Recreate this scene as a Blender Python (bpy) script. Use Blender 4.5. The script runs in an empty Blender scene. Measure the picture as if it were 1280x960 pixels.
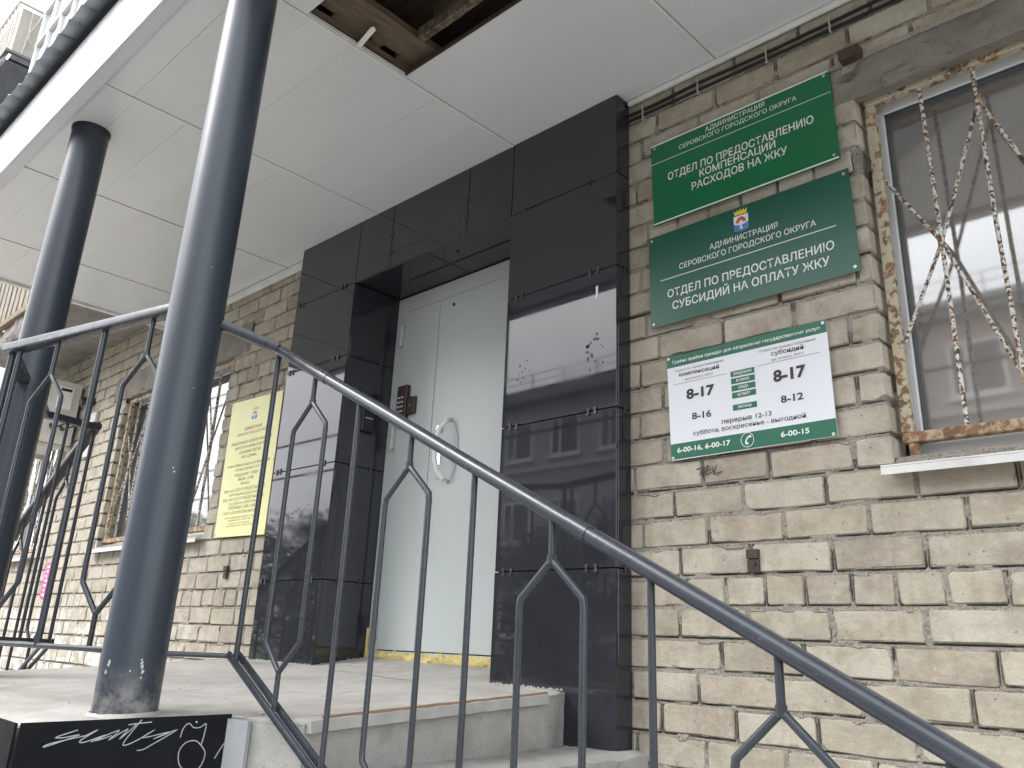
import bpy, math, random
from mathutils import Vector, Matrix, noise
random.seed(7)
R = math.radians
S = bpy.context.scene
COL = S.collection

# ------------------------------------------------------------------ camera
cam_d = bpy.data.cameras.new("camera")
cam = bpy.data.objects.new("camera", cam_d)
COL.objects.link(cam)
S.camera = cam
YAW, PITCH, ROLL = -0.77265727, 0.33958594, 0.04307232
fwd = Vector((math.sin(YAW) * math.cos(PITCH), math.cos(YAW) * math.cos(PITCH), math.sin(PITCH)))
rt0 = Vector((math.cos(YAW), -math.sin(YAW), 0))
up0 = rt0.cross(fwd)
rt = rt0 * math.cos(ROLL) + up0 * math.sin(ROLL)
up = -rt0 * math.sin(ROLL) + up0 * math.cos(ROLL)
M = Matrix((rt, up, -fwd)).transposed().to_4x4()
M.translation = Vector((0, -2.44, 0))
cam.matrix_world = M
cam_d.sensor_width = 36
cam_d.lens = 1046.74 / 1280 * 36
cam_d.shift_x = -4.147 / 1280
cam_d.shift_y = -41.29 / 1280
cam_d.clip_start = 0.02
cam_d.clip_end = 2000

# ------------------------------------------------------------------ world and sun
SUN_EL, SUN_AZ = R(42), R(222)        # azimuth clockwise from +Y
w = bpy.data.worlds.new("World")
S.world = w
w.use_nodes = True
nt = w.node_tree
bg = nt.nodes["Background"]
sky = nt.nodes.new("ShaderNodeTexSky")
sky.sky_type = 'NISHITA'
sky.sun_disc = False
sky.sun_elevation = SUN_EL
sky.sun_rotation = SUN_AZ
sky.air_density = 1.6
sky.dust_density = 5.0
sky.ozone_density = 1.0
hs = nt.nodes.new("ShaderNodeHueSaturation")
hs.inputs['Saturation'].default_value = 0.22
nt.links.new(sky.outputs[0], hs.inputs['Color'])
tc = nt.nodes.new("ShaderNodeTexCoord")
mpw = nt.nodes.new("ShaderNodeMapping")
mpw.inputs['Scale'].default_value = (1, 1, 2.6)
nzw = nt.nodes.new("ShaderNodeTexNoise")
nzw.inputs['Scale'].default_value = 3.0
nzw.inputs['Detail'].default_value = 6
rpw = nt.nodes.new("ShaderNodeValToRGB")
rpw.color_ramp.elements[0].position = 0.3
rpw.color_ramp.elements[0].color = (7.8, 8.3, 9.1, 1)
rpw.color_ramp.elements[1].position = 0.7
rpw.color_ramp.elements[1].color = (11.6, 11.9, 12.4, 1)
mxw = nt.nodes.new("ShaderNodeMix")
mxw.data_type = 'RGBA'
mxw.inputs[0].default_value = 0.72      # cloud cover
nt.links.new(tc.outputs['Generated'], mpw.inputs[0])
nt.links.new(mpw.outputs[0], nzw.inputs['Vector'])
nt.links.new(nzw.outputs[0], rpw.inputs[0])
nt.links.new(hs.outputs[0], mxw.inputs[6])
nt.links.new(rpw.outputs[0], mxw.inputs[7])
nt.links.new(mxw.outputs[2], bg.inputs[0])
bg.inputs[1].default_value = 0.15

sun_d = bpy.data.lights.new("sun", 'SUN')
sun_d.energy = 1.0
sun_d.angle = R(25)
sun_d.color = (1.0, 0.97, 0.93)
sun = bpy.data.objects.new("sun", sun_d)
COL.objects.link(sun)
sd = Vector((math.sin(SUN_AZ) * math.cos(SUN_EL), math.cos(SUN_AZ) * math.cos(SUN_EL), math.sin(SUN_EL)))
sun.rotation_euler = sd.to_track_quat('Z', 'Y').to_euler()
sun.location = sd * 30

S.view_settings.view_transform = 'Standard'
S.view_settings.look = 'None'
S.view_settings.exposure = 1.35
S.view_settings.gamma = 1
S.render.engine = 'CYCLES'
try:
    S.cycles.use_denoising = True
    S.cycles.max_bounces = 8
    S.cycles.diffuse_bounces = 5
    S.cycles.transparent_max_bounces = 12
except Exception:
    pass

# ------------------------------------------------------------------ materials
def newmat(name):
    m = bpy.data.materials.new(name)
    m.use_nodes = True
    return m, m.node_tree, m.node_tree.nodes["Principled BSDF"]

def ramp(nt, fac, stops):
    r = nt.nodes.new("ShaderNodeValToRGB")
    while len(r.color_ramp.elements) < len(stops):
        r.color_ramp.elements.new(0.5)
    for e, (p, c) in zip(r.color_ramp.elements, stops):
        e.position = p
        e.color = (*c, 1) if len(c) == 3 else c
    nt.links.new(fac, r.inputs[0])
    return r.outputs[0]

def tex_noise(nt, scale, detail=4, rough=0.55, vec=None, stretch=None, dist=0.0):
    n = nt.nodes.new("ShaderNodeTexNoise")
    n.inputs['Scale'].default_value = scale
    n.inputs['Detail'].default_value = detail
    n.inputs['Roughness'].default_value = rough
    n.inputs['Distortion'].default_value = dist
    if vec is None:
        g = nt.nodes.new("ShaderNodeNewGeometry")
        vec = g.outputs['Position']
    if stretch:
        mp = nt.nodes.new("ShaderNodeMapping")
        mp.inputs['Scale'].default_value = stretch
        nt.links.new(vec, mp.inputs[0])
        vec = mp.outputs[0]
    nt.links.new(vec, n.inputs['Vector'])
    return n.outputs[0]

def mixc(nt, fac, a, b, mode='MIX'):
    x = nt.nodes.new("ShaderNodeMix")
    x.data_type = 'RGBA'
    x.blend_type = mode
    for sock, v in ((0, fac), (6, a), (7, b)):
        if isinstance(v, (int, float)):
            x.inputs[sock].default_value = v
        elif isinstance(v, tuple):
            x.inputs[sock].default_value = (*v, 1)
        else:
            nt.links.new(v, x.inputs[sock])
    return x.outputs[2]

def math_(nt, op, a, b=0.0, clamp=False):
    x = nt.nodes.new("ShaderNodeMath")
    x.operation = op
    x.use_clamp = clamp
    for i, v in enumerate((a, b)):
        if isinstance(v, (int, float)):
            x.inputs[i].default_value = v
        else:
            nt.links.new(v, x.inputs[i])
    return x.outputs[0]

def bump(nt, p, h, strength=0.3, dist=0.01):
    b = nt.nodes.new("ShaderNodeBump")
    b.inputs['Strength'].default_value = strength
    b.inputs['Distance'].default_value = dist
    nt.links.new(h, b.inputs['Height'])
    nt.links.new(b.outputs[0], p.inputs['Normal'])

def simple(name, c1, c2=None, scale=8, rough=0.6, bs=0.0, bscale=60, metal=0.0, ior=1.5, stretch=None, lo=0.35, hi=0.65, r2=None, bd=0.004, coat=0.0):
    m, nt, p = newmat(name)
    c2 = c2 or tuple(v * 0.8 for v in c1)
    n = tex_noise(nt, scale, 6, 0.6, stretch=stretch)
    nt.links.new(ramp(nt, n, [(lo, c1), (hi, c2)]), p.inputs['Base Color'])
    p.inputs['Roughness'].default_value = rough
    if r2 is not None:
        n2 = tex_noise(nt, scale * 2.3, 4)
        nt.links.new(ramp(nt, n2, [(0.35, (rough,) * 3), (0.65, (r2,) * 3)]), p.inputs['Roughness'])
    p.inputs['Metallic'].default_value = metal
    p.inputs['IOR'].default_value = ior
    p.inputs['Coat Weight'].default_value = coat
    if bs:
        bump(nt, p, tex_noise(nt, bscale, 6, 0.6, stretch=stretch), bs, bd)
    return m

def brick_mat(name):
    m, nt, p = newmat(name)
    oi = nt.nodes.new("ShaderNodeObjectInfo")
    big = tex_noise(nt, 5.5, 3)
    f = math_(nt, 'ADD', math_(nt, 'MULTIPLY', oi.outputs['Random'], 0.75), math_(nt, 'MULTIPLY', big, 0.42))
    base = ramp(nt, f, [(0.12, (0.45, 0.41, 0.33)), (0.34, (0.36, 0.32, 0.25)), (0.56, (0.475, 0.44, 0.365)), (0.78, (0.40, 0.345, 0.27)), (0.96, (0.31, 0.275, 0.22))])
    # soft wear inside each brick
    wear = tex_noise(nt, 26, 8, 0.62, stretch=(1, 1, 1.6), dist=0.6)
    base = mixc(nt, ramp(nt, wear, [(0.42, (0, 0, 0)), (0.72, (0.55,) * 3)]), base, (0.50, 0.47, 0.40))
    grime = tex_noise(nt, 9, 7, 0.65)
    base = mixc(nt, ramp(nt, grime, [(0.46, (0, 0, 0)), (0.74, (0.8,) * 3)]), base, (0.24, 0.20, 0.15))
    fine = tex_noise(nt, 210, 3, 0.6)
    base = mixc(nt, ramp(nt, fine, [(0.3, (0.35,) * 3), (0.5, (0, 0, 0))]), base, (0.26, 0.22, 0.17))
    # pits
    vo = nt.nodes.new("ShaderNodeTexVoronoi")
    vo.inputs['Scale'].default_value = 34
    g = nt.nodes.new("ShaderNodeNewGeometry")
    nt.links.new(g.outputs['Position'], vo.inputs['Vector'])
    pit = ramp(nt, vo.outputs['Distance'], [(0.05, (1, 1, 1)), (0.13, (0, 0, 0))])
    sel = ramp(nt, tex_noise(nt, 31, 1), [(0.52, (0, 0, 0)), (0.56, (1, 1, 1))])
    pitm = mixc(nt, 1.0, pit, sel, 'MULTIPLY')
    base = mixc(nt, math_(nt, 'MULTIPLY', pitm, 0.75), base, (0.09, 0.075, 0.06))
    # old whitewash splashes low on the wall to the left
    sx = nt.nodes.new("ShaderNodeSeparateXYZ")
    nt.links.new(g.outputs['Position'], sx.inputs[0])
    mr = nt.nodes.new("ShaderNodeMapRange")
    mr.inputs['From Min'].default_value = -4.6
    mr.inputs['From Max'].default_value = -5.6
    nt.links.new(sx.outputs['X'], mr.inputs['Value'])
    mz = nt.nodes.new("ShaderNodeMapRange")
    mz.inputs['From Min'].default_value = 0.22
    mz.inputs['From Max'].default_value = -0.12
    nt.links.new(sx.outputs['Z'], mz.inputs['Value'])
    ww = math_(nt, 'MULTIPLY', mr.outputs[0], mz.outputs[0])
    wn = ramp(nt, tex_noise(nt, 7, 5, 0.7), [(0.48, (0, 0, 0)), (0.56, (1, 1, 1))])
    base = mixc(nt, math_(nt, 'MULTIPLY', ww, wn), base, (0.74, 0.72, 0.67))
    run = tex_noise(nt, 30, 5, 0.7, stretch=(1, 1, 0.16))
    rsel = ramp(nt, tex_noise(nt, 3.1, 2), [(0.50, (0, 0, 0)), (0.60, (0.45,) * 3)])
    base = mixc(nt, mixc(nt, 1.0, ramp(nt, run, [(0.50, (0, 0, 0)), (0.66, (1, 1, 1))]), rsel, 'MULTIPLY'), base, (0.27, 0.225, 0.17))
    pale = ramp(nt, tex_noise(nt, 48, 5, 0.7, dist=1.2), [(0.64, (0, 0, 0)), (0.70, (0.5,) * 3)])
    base = mixc(nt, pale, base, (0.62, 0.60, 0.54))
    nt.links.new(base, p.inputs['Base Color'])
    p.inputs['Roughness'].default_value = 0.9
    h = math_(nt, 'ADD', math_(nt, 'MULTIPLY', fine, 0.25), math_(nt, 'MULTIPLY', wear, 0.9))
    h = math_(nt, 'SUBTRACT', h, math_(nt, 'MULTIPLY', pitm, 0.7))
    h = math_(nt, 'ADD', h, math_(nt, 'MULTIPLY', tex_noise(nt, 17, 3, 0.5), 2.2))
    bump(nt, p, h, 0.6, 0.005)
    return m

def peel_mat(name, paint, rust, dark, scale=45, lo=0.5, hi=0.56, rust_more=0.0):
    m, nt, p = newmat(name)
    a = tex_noise(nt, scale, 6, 0.6)
    b = tex_noise(nt, scale * 0.35, 3)
    rc = ramp(nt, b, [(0.4, rust), (0.6, dark)])
    mask = ramp(nt, math_(nt, 'ADD', a, rust_more), [(lo, (0, 0, 0)), (hi, (1, 1, 1))])
    nt.links.new(mixc(nt, mask, paint, rc), p.inputs['Base Color'])
    p.inputs['Roughness'].default_value = 0.75
    bump(nt, p, a, 0.5, 0.002)
    return m

MAT = {}
MAT['brick'] = brick_mat('sandlime_brick')
def mortar_mat():
    m, nt, p = newmat('cement_mortar')
    a = tex_noise(nt, 70, 8, 0.75)
    b = tex_noise(nt, 6, 4)
    f = tex_noise(nt, 260, 4, 0.7)
    c = mixc(nt, ramp(nt, b, [(0.35, (0, 0, 0)), (0.65, (1, 1, 1))]), (0.43, 0.40, 0.345), (0.36, 0.325, 0.27))
    c = mixc(nt, ramp(nt, f, [(0.52, (0, 0, 0)), (0.62, (0.7,) * 3)]), c, (0.54, 0.52, 0.47))
    c = mixc(nt, ramp(nt, f, [(0.36, (0.85,) * 3), (0.46, (0, 0, 0))]), c, (0.13, 0.12, 0.105))
    c = mixc(nt, ramp(nt, a, [(0.33, (1.0,) * 3), (0.42, (0, 0, 0))]), c, (0.045, 0.04, 0.035))
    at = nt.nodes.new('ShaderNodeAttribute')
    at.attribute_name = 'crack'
    c = mixc(nt, math_(nt, 'MULTIPLY', at.outputs['Fac'], 0.93), c, (0.035, 0.03, 0.025))  # grime and the shade of deep gaps, painted into the mortar colour
    nt.links.new(c, p.inputs['Base Color'])
    p.inputs['Roughness'].default_value = 0.95
    bump(nt, p, math_(nt, 'ADD', a, math_(nt, 'MULTIPLY', f, 0.5)), 1.0, 0.010)
    return m
MAT['mortar'] = mortar_mat()
def concrete(name, c1, c2, stain, sscale=3, pits=0.0, bs=0.4, rough=0.85, bd=0.006):
    m, nt, p = newmat(name)
    a = tex_noise(nt, 14, 9, 0.65)
    b = tex_noise(nt, sscale, 6, 0.6, dist=0.4)
    c = ramp(nt, a, [(0.3, c1), (0.7, c2)])
    c = mixc(nt, ramp(nt, b, [(0.48, (0, 0, 0)), (0.72, (0.85,) * 3)]), c, stain)
    f = tex_noise(nt, 170, 3)
    c = mixc(nt, ramp(nt, f, [(0.3, (0.5,) * 3), (0.42, (0, 0, 0))]), c, tuple(v * 0.5 for v in c2))
    h = math_(nt, 'ADD', a, math_(nt, 'MULTIPLY', f, 0.3))
    if pits:
        v = tex_noise(nt, 22, 5, 0.7)
        pm = ramp(nt, v, [(0.27, (1, 1, 1)), (0.36, (0, 0, 0))])
        c = mixc(nt, math_(nt, 'MULTIPLY', pm, pits), c, (0.05, 0.045, 0.04))
        h = math_(nt, 'SUBTRACT', h, pm)
    nt.links.new(c, p.inputs['Base Color'])
    p.inputs['Roughness'].default_value = rough
    bump(nt, p, h, bs, bd)
    return m
MAT['floor'] = concrete('landing_concrete', (0.41, 0.395, 0.37), (0.33, 0.315, 0.29), (0.24, 0.225, 0.20), 3.2, 0, 0.5)
MAT['step'] = concrete('step_concrete', (0.36, 0.355, 0.335), (0.28, 0.275, 0.255), (0.16, 0.155, 0.135), 4, 0.25, 0.6)
MAT['nosing'] = simple('nosing_cement', (0.40, 0.40, 0.39), (0.32, 0.32, 0.31), 12, 0.7, 0.2)
MAT['brownline'] = simple('brown_strip', (0.34, 0.22, 0.14), (0.25, 0.16, 0.10), 20, 0.7)
MAT['lintel'] = concrete('lintel_concrete', (0.25, 0.235, 0.20), (0.20, 0.185, 0.155), (0.13, 0.115, 0.095), 5, 0.8, 0.8)
MAT['slab'] = concrete('balcony_concrete', (0.30, 0.28, 0.25), (0.22, 0.205, 0.18), (0.14, 0.125, 0.105), 3, 0.6, 0.9, bd=0.015)
MAT['darkslab'] = concrete('dark_concrete', (0.16, 0.17, 0.19), (0.12, 0.125, 0.14), (0.08, 0.08, 0.09), 3, 0.5, 0.9, bd=0.015)
MAT['plaster'] = concrete('upper_plaster', (0.66, 0.66, 0.63), (0.58, 0.58, 0.55), (0.45, 0.45, 0.42), 1.2, 0, 0.2)

def tile_mat():
    m, nt, p = newmat('polished_charcoal_tile')
    a = tex_noise(nt, 2.5, 4, 0.5)
    nt.links.new(ramp(nt, a, [(0.3, (0.022, 0.023, 0.029)), (0.7, (0.027, 0.028, 0.035))]), p.inputs['Base Color'])
    d = tex_noise(nt, 7, 6, 0.65)
    nt.links.new(ramp(nt, d, [(0.4, (0.025,) * 3), (0.8, (0.075,) * 3)]), p.inputs['Roughness'])
    p.inputs['IOR'].default_value = 1.56
    return m
MAT['tile'] = tile_mat()
MAT['darkgap'] = simple('dark_gap', (0.012, 0.012, 0.013), (0.008, 0.008, 0.009), 6, 0.9)
MAT['panelblack'] = simple('black_cladding', (0.004, 0.0045, 0.006), (0.006, 0.0065, 0.008), 6, 0.62, r2=0.75, ior=1.25)
MAT['clip'] = simple('steel_clip', (0.10, 0.10, 0.10), (0.045, 0.045, 0.045), 40, 0.4, metal=0.7)

def paint_metal(name, c1, c2, rough, dirt=0.35, bs=0.12):
    m, nt, p = newmat(name)
    a = tex_noise(nt, 6, 5, 0.6)
    c = ramp(nt, a, [(0.35, c1), (0.7, c2)])
    f = tex_noise(nt, 90, 4, 0.7)
    c = mixc(nt, ramp(nt, f, [(0.66, (0, 0, 0)), (0.76, (dirt,) * 3)]), c, (0.32, 0.33, 0.34))
    nt.links.new(c, p.inputs['Base Color'])
    nt.links.new(ramp(nt, tex_noise(nt, 18, 5), [(0.35, (rough * 0.85,) * 3), (0.7, (rough * 1.35,) * 3)]), p.inputs['Roughness'])
    p.inputs['IOR'].default_value = 1.5
    bump(nt, p, tex_noise(nt, 55, 4), bs, 0.002)
    return m
def column_mat():
    m, nt, p = newmat('column_paint')
    a = tex_noise(nt, 5, 5, 0.6, stretch=(1, 1, 0.4))
    c = ramp(nt, a, [(0.35, (0.028, 0.036, 0.050)), (0.7, (0.033, 0.042, 0.057))])
    f = tex_noise(nt, 60, 5, 0.7)
    c = mixc(nt, ramp(nt, f, [(0.77, (0, 0, 0)), (0.82, (0.3,) * 3)]), c, (0.34, 0.36, 0.38))
    g = nt.nodes.new("ShaderNodeNewGeometry")
    sx = nt.nodes.new("ShaderNodeSeparateXYZ")
    nt.links.new(g.outputs['Position'], sx.inputs[0])
    mz = nt.nodes.new("ShaderNodeMapRange")
    mz.inputs['From Min'].default_value = -0.08
    mz.inputs['From Max'].default_value = -0.20
    nt.links.new(sx.outputs['Z'], mz.inputs['Value'])
    dn = ramp(nt, tex_noise(nt, 16, 6, 0.7), [(0.42, (0, 0, 0)), (0.62, (1, 1, 1))])
    c = mixc(nt, math_(nt, 'MULTIPLY', mz.outputs[0], math_(nt, 'MULTIPLY', dn, 0.8)), c, (0.30, 0.29, 0.26))
    nt.links.new(c, p.inputs['Base Color'])
    nt.links.new(ramp(nt, tex_noise(nt, 14, 5), [(0.35, (0.36,) * 3), (0.7, (0.40,) * 3)]), p.inputs['Roughness'])
    return m
MAT['column'] = column_mat()
MAT['rail'] = paint_metal('railing_paint', (0.028, 0.033, 0.042), (0.038, 0.043, 0.053), 0.27, 0.3, 0.12)
MAT['railfar'] = paint_metal('far_railing_paint', (0.02, 0.022, 0.03), (0.03, 0.028, 0.037), 0.4)

def ceil_mat():
    m, nt, p = newmat('white_ceiling_board')
    a = tex_noise(nt, 1.3, 3)
    oi = nt.nodes.new("ShaderNodeObjectInfo")
    c = ramp(nt, math_(nt, 'ADD', math_(nt, 'MULTIPLY', a, 0.6), math_(nt, 'MULTIPLY', oi.outputs['Random'], 0.35)), [(0.2, (0.675, 0.685, 0.70)), (0.8, (0.62, 0.63, 0.64))])
    d = tex_noise(nt, 9, 7, 0.7)
    c = mixc(nt, ramp(nt, d, [(0.62, (0, 0, 0)), (0.82, (0.35,) * 3)]), c, (0.45, 0.43, 0.40))
    nt.links.new(c, p.inputs['Base Color'])
    p.inputs['Roughness'].default_value = 0.28
    bump(nt, p, tex_noise(nt, 3, 2), 0.08, 0.01)
    return m
MAT['ceiling'] = ceil_mat()
MAT['fascia'] = simple('white_fascia', (0.60, 0.60, 0.645), (0.56, 0.56, 0.60), 3, 0.4)
MAT['trim'] = simple('white_trim', (0.76, 0.76, 0.74), (0.66, 0.66, 0.64), 12, 0.4)
MAT['roofsheet'] = simple('galvanised_roof_sheet', (0.36, 0.40, 0.42), (0.27, 0.30, 0.325), 9, 0.45, 0.15, 20, metal=0.35)
MAT['wood'] = simple('old_plank', (0.17, 0.125, 0.085), (0.085, 0.06, 0.042), 7, 0.85, 0.5, 30, stretch=(6, 0.8, 6), lo=0.3, hi=0.7)
MAT['wooddark'] = simple('dark_old_wood', (0.12, 0.085, 0.06), (0.05, 0.036, 0.028), 7, 0.9, 0.6, 30, stretch=(0.8, 6, 6), lo=0.3, hi=0.7)
MAT['bark'] = simple('rough_bark_edge', (0.20, 0.155, 0.11), (0.05, 0.037, 0.028), 30, 0.95, 1.0, 60, bd=0.01)
def door_mat():
    m, nt, p = newmat('grey_green_door_paint')
    a = tex_noise(nt, 2, 3)
    nt.links.new(ramp(nt, a, [(0.3, (0.465, 0.51, 0.50)), (0.7, (0.50, 0.545, 0.54))]), p.inputs['Base Color'])
    p.inputs['Roughness'].default_value = 0.3
    bump(nt, p, tex_noise(nt, 260, 2), 0.12, 0.001)
    return m
MAT['door'] = door_mat()
MAT['chrome'] = simple('satin_steel', (0.7, 0.7, 0.7), (0.62, 0.62, 0.63), 20, 0.22, metal=0.9)
MAT['white'] = simple('white_plastic', (0.80, 0.80, 0.80), (0.74, 0.74, 0.74), 10, 0.4)
MAT['brownbox'] = simple('brown_lock_box', (0.035, 0.022, 0.02), (0.05, 0.03, 0.027), 20, 0.45)
MAT['key'] = simple('pale_keys', (0.5, 0.47, 0.44), (0.42, 0.4, 0.38), 20, 0.4)
MAT['black'] = simple('black_plastic', (0.015, 0.015, 0.016), (0.02, 0.02, 0.02), 10, 0.4)
MAT['foam'] = simple('yellow_foam', (0.66, 0.56, 0.25), (0.52, 0.43, 0.18), 30, 0.9, 1.0, 60, bd=0.01)
MAT['green1'] = simple('bright_green_sign', (0.004, 0.145, 0.052), (0.004, 0.135, 0.048), 2, 0.32)
MAT['green2'] = simple('deep_green_sign', (0.006, 0.082, 0.052), (0.006, 0.09, 0.058), 2, 0.3)
MAT['green3'] = simple('board_green', (0.008, 0.13, 0.075), (0.008, 0.12, 0.07), 4, 0.4)
MAT['signwhite'] = simple('sign_white', (0.74, 0.76, 0.80), (0.70, 0.72, 0.76), 3, 0.4)
MAT['letter'] = simple('white_lettering', (0.78, 0.80, 0.78), (0.74, 0.76, 0.74), 6, 0.5)
MAT['ink'] = simple('black_print', (0.02, 0.02, 0.025), (0.03, 0.03, 0.03), 6, 0.5)
MAT['inkgrey'] = simple('grey_print', (0.16, 0.16, 0.17), (0.2, 0.2, 0.2), 6, 0.5)
MAT['yellow'] = simple('yellow_plate', (0.80, 0.77, 0.36), (0.77, 0.74, 0.34), 2, 0.45)
MAT['inkyellow'] = simple('brown_print', (0.22, 0.20, 0.09), (0.26, 0.24, 0.11), 6, 0.6)
MAT['crestyellow'] = simple('crest_yellow', (0.75, 0.6, 0.05), (0.7, 0.55, 0.05), 6, 0.5)
MAT['crestred'] = simple('crest_red', (0.55, 0.09, 0.05), (0.5, 0.08, 0.05), 6, 0.5)
MAT['crestblue'] = simple('crest_blue', (0.07, 0.22, 0.50), (0.06, 0.2, 0.45), 6, 0.5)
MAT['crestwhite'] = simple('crest_white', (0.72, 0.76, 0.80), (0.7, 0.74, 0.78), 6, 0.5)
MAT['pink'] = simple('pink_poster', (0.75, 0.06, 0.32), (0.65, 0.05, 0.28), 9, 0.5)
MAT['screw'] = simple('screw_head', (0.6, 0.62, 0.6), (0.4, 0.42, 0.4), 60, 0.35, metal=0.6)
MAT['peelwhite'] = peel_mat('peeling_white_bars', (0.62, 0.61, 0.56), (0.20, 0.09, 0.045), (0.06, 0.04, 0.03), 75, 0.485, 0.53)
MAT['peelcream'] = peel_mat('peeling_cream_frame', (0.46, 0.41, 0.31), (0.27, 0.14, 0.06), (0.13, 0.09, 0.05), 38, 0.50, 0.58)
MAT['peelrust'] = peel_mat('rusty_cream_frame', (0.42, 0.33, 0.22), (0.24, 0.12, 0.055), (0.15, 0.08, 0.045), 40, 0.42, 0.56)
MAT['rust'] = simple('rusty_steel', (0.075, 0.045, 0.035), (0.045, 0.03, 0.026), 30, 0.8, 0.4)
MAT['upvc'] = simple('white_window_profile', (0.70, 0.71, 0.72), (0.64, 0.65, 0.66), 3, 0.35)
MAT['gasket'] = simple('grey_gasket', (0.10, 0.11, 0.12), (0.08, 0.09, 0.1), 9, 0.5)
MAT['oldwood'] = simple('old_brown_window_wood', (0.20, 0.15, 0.10), (0.11, 0.085, 0.06), 12, 0.8, 0.3)
MAT['sill'] = simple('painted_sill', (0.66, 0.66, 0.65), (0.52, 0.52, 0.50), 10, 0.5, 0.1)
MAT['cable'] = simple('black_cable', (0.008, 0.008, 0.008), (0.012, 0.012, 0.012), 9, 0.7)
MAT['room'] = simple('room_wall', (0.72, 0.60, 0.55), (0.68, 0.56, 0.52), 1, 0.9)
MAT['roomceil'] = simple('room_ceiling', (0.8, 0.79, 0.74), (0.76, 0.75, 0.7), 1, 0.9)
MAT['curtain'] = simple('pale_curtain', (0.85, 0.84, 0.82), (0.66, 0.65, 0.63), 12, 0.9, stretch=(3, 3, 0.15), lo=0.4, hi=0.6)
MAT['curtainw'] = simple('white_curtain', (0.82, 0.83, 0.86), (0.7, 0.71, 0.74), 12, 0.9, stretch=(3, 3, 0.15), lo=0.4, hi=0.6)
MAT['ac'] = simple('aged_white_casing', (0.66, 0.64, 0.60), (0.56, 0.54, 0.49), 6, 0.5)
MAT['acpink'] = simple('faded_red_stripe', (0.62, 0.42, 0.40), (0.66, 0.55, 0.52), 16, 0.6)
MAT['slat'] = simple('weathered_slat', (0.36, 0.33, 0.27), (0.18, 0.155, 0.12), 14, 0.85, 0.3, stretch=(3, 3, 0.4))
MAT['boardbrown'] = simple('brown_board', (0.25, 0.18, 0.12), (0.19, 0.135, 0.09), 9, 0.8, 0.3)
MAT['palebars'] = simple('pale_old_bars', (0.62, 0.60, 0.55), (0.5, 0.46, 0.4), 20, 0.7)
MAT['palepanel'] = simple('pale_balcony_sheet', (0.46, 0.45, 0.40), (0.40, 0.385, 0.33), 5, 0.7, 0.2, stretch=(2, 2, 0.4))
MAT['asphalt'] = simple('asphalt', (0.06, 0.06, 0.06), (0.045, 0.045, 0.045), 6, 0.9, 0.4)
MAT['paving'] = concrete('paving', (0.38, 0.37, 0.35), (0.33, 0.32, 0.30), (0.18, 0.17, 0.15), 2)
MAT['grass'] = simple('verge_grass', (0.06, 0.09, 0.03), (0.09, 0.10, 0.04), 3, 0.95, 0.8, 30)
MAT['facade'] = simple('far_brick_facade', (0.46, 0.39, 0.365), (0.41, 0.345, 0.325), 2, 0.9)
MAT['roofedge'] = simple('grey_roof_edge', (0.20, 0.21, 0.22), (0.16, 0.165, 0.17), 2, 0.6)
MAT['bark2'] = simple('tree_bark', (0.10, 0.08, 0.06), (0.06, 0.05, 0.04), 9, 0.9, 0.6)
MAT['leaf'] = simple('leaves', (0.05, 0.085, 0.03), (0.085, 0.11, 0.045), 1.5, 0.6)
MAT['chalk'] = simple('white_marker', (0.34, 0.36, 0.38), (0.26, 0.28, 0.3), 30, 0.7)
MAT['pencil'] = simple('dark_marker', (0.03, 0.035, 0.04), (0.05, 0.05, 0.055), 30, 0.7)
MAT['chip'] = simple('chipped_patch', (0.10, 0.085, 0.07), (0.06, 0.055, 0.05), 60, 0.8)
MAT['greystrip'] = simple('grey_corner_profile', (0.33, 0.345, 0.36), (0.28, 0.295, 0.31), 8, 0.4)

def glass_mat(name, tint=(0.9, 0.93, 0.92), spec=1.0, haze_film=0.22):
    m = bpy.data.materials.new(name)
    m.use_nodes = True
    nt = m.node_tree
    for n in list(nt.nodes):
        nt.nodes.remove(n)
    out = nt.nodes.new("ShaderNodeOutputMaterial")
    tr = nt.nodes.new("ShaderNodeBsdfTransparent")
    tr.inputs[0].default_value = (*tint, 1)
    gl = nt.nodes.new("ShaderNodeBsdfGlossy")
    gl.inputs['Roughness'].default_value = 0.035
    fr = nt.nodes.new("ShaderNodeFresnel")
    fr.inputs[0].default_value = 1.75
    mx = nt.nodes.new("ShaderNodeMixShader")
    f = math_(nt, 'MULTIPLY', fr.outputs[0], spec, True)
    nt.links.new(f, mx.inputs[0])
    df = nt.nodes.new('ShaderNodeBsdfDiffuse')
    df.inputs[0].default_value = (0.72, 0.68, 0.64, 1)  # milky dust film, stands in for haze and reflections on the glazing
    fm_ = nt.nodes.new('ShaderNodeMixShader')
    nt.links.new(ramp(nt, tex_noise(nt, 2.5, 4), [(0.3, (haze_film * 0.8,) * 3), (0.7, (haze_film * 1.2,) * 3)]), fm_.inputs[0])
    nt.links.new(tr.outputs[0], fm_.inputs[1])
    nt.links.new(df.outputs[0], fm_.inputs[2])
    nt.links.new(fm_.outputs[0], mx.inputs[1])
    nt.links.new(gl.outputs[0], mx.inputs[2])
    nt.links.new(mx.outputs[0], out.inputs[0])
    return m
MAT['glass'] = glass_mat('window_glass', (0.94, 0.95, 0.94), 2.3)
MAT['glassdark'] = simple('far_dark_glass', (0.03, 0.035, 0.04), (0.05, 0.055, 0.06), 1, 0.08)

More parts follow.
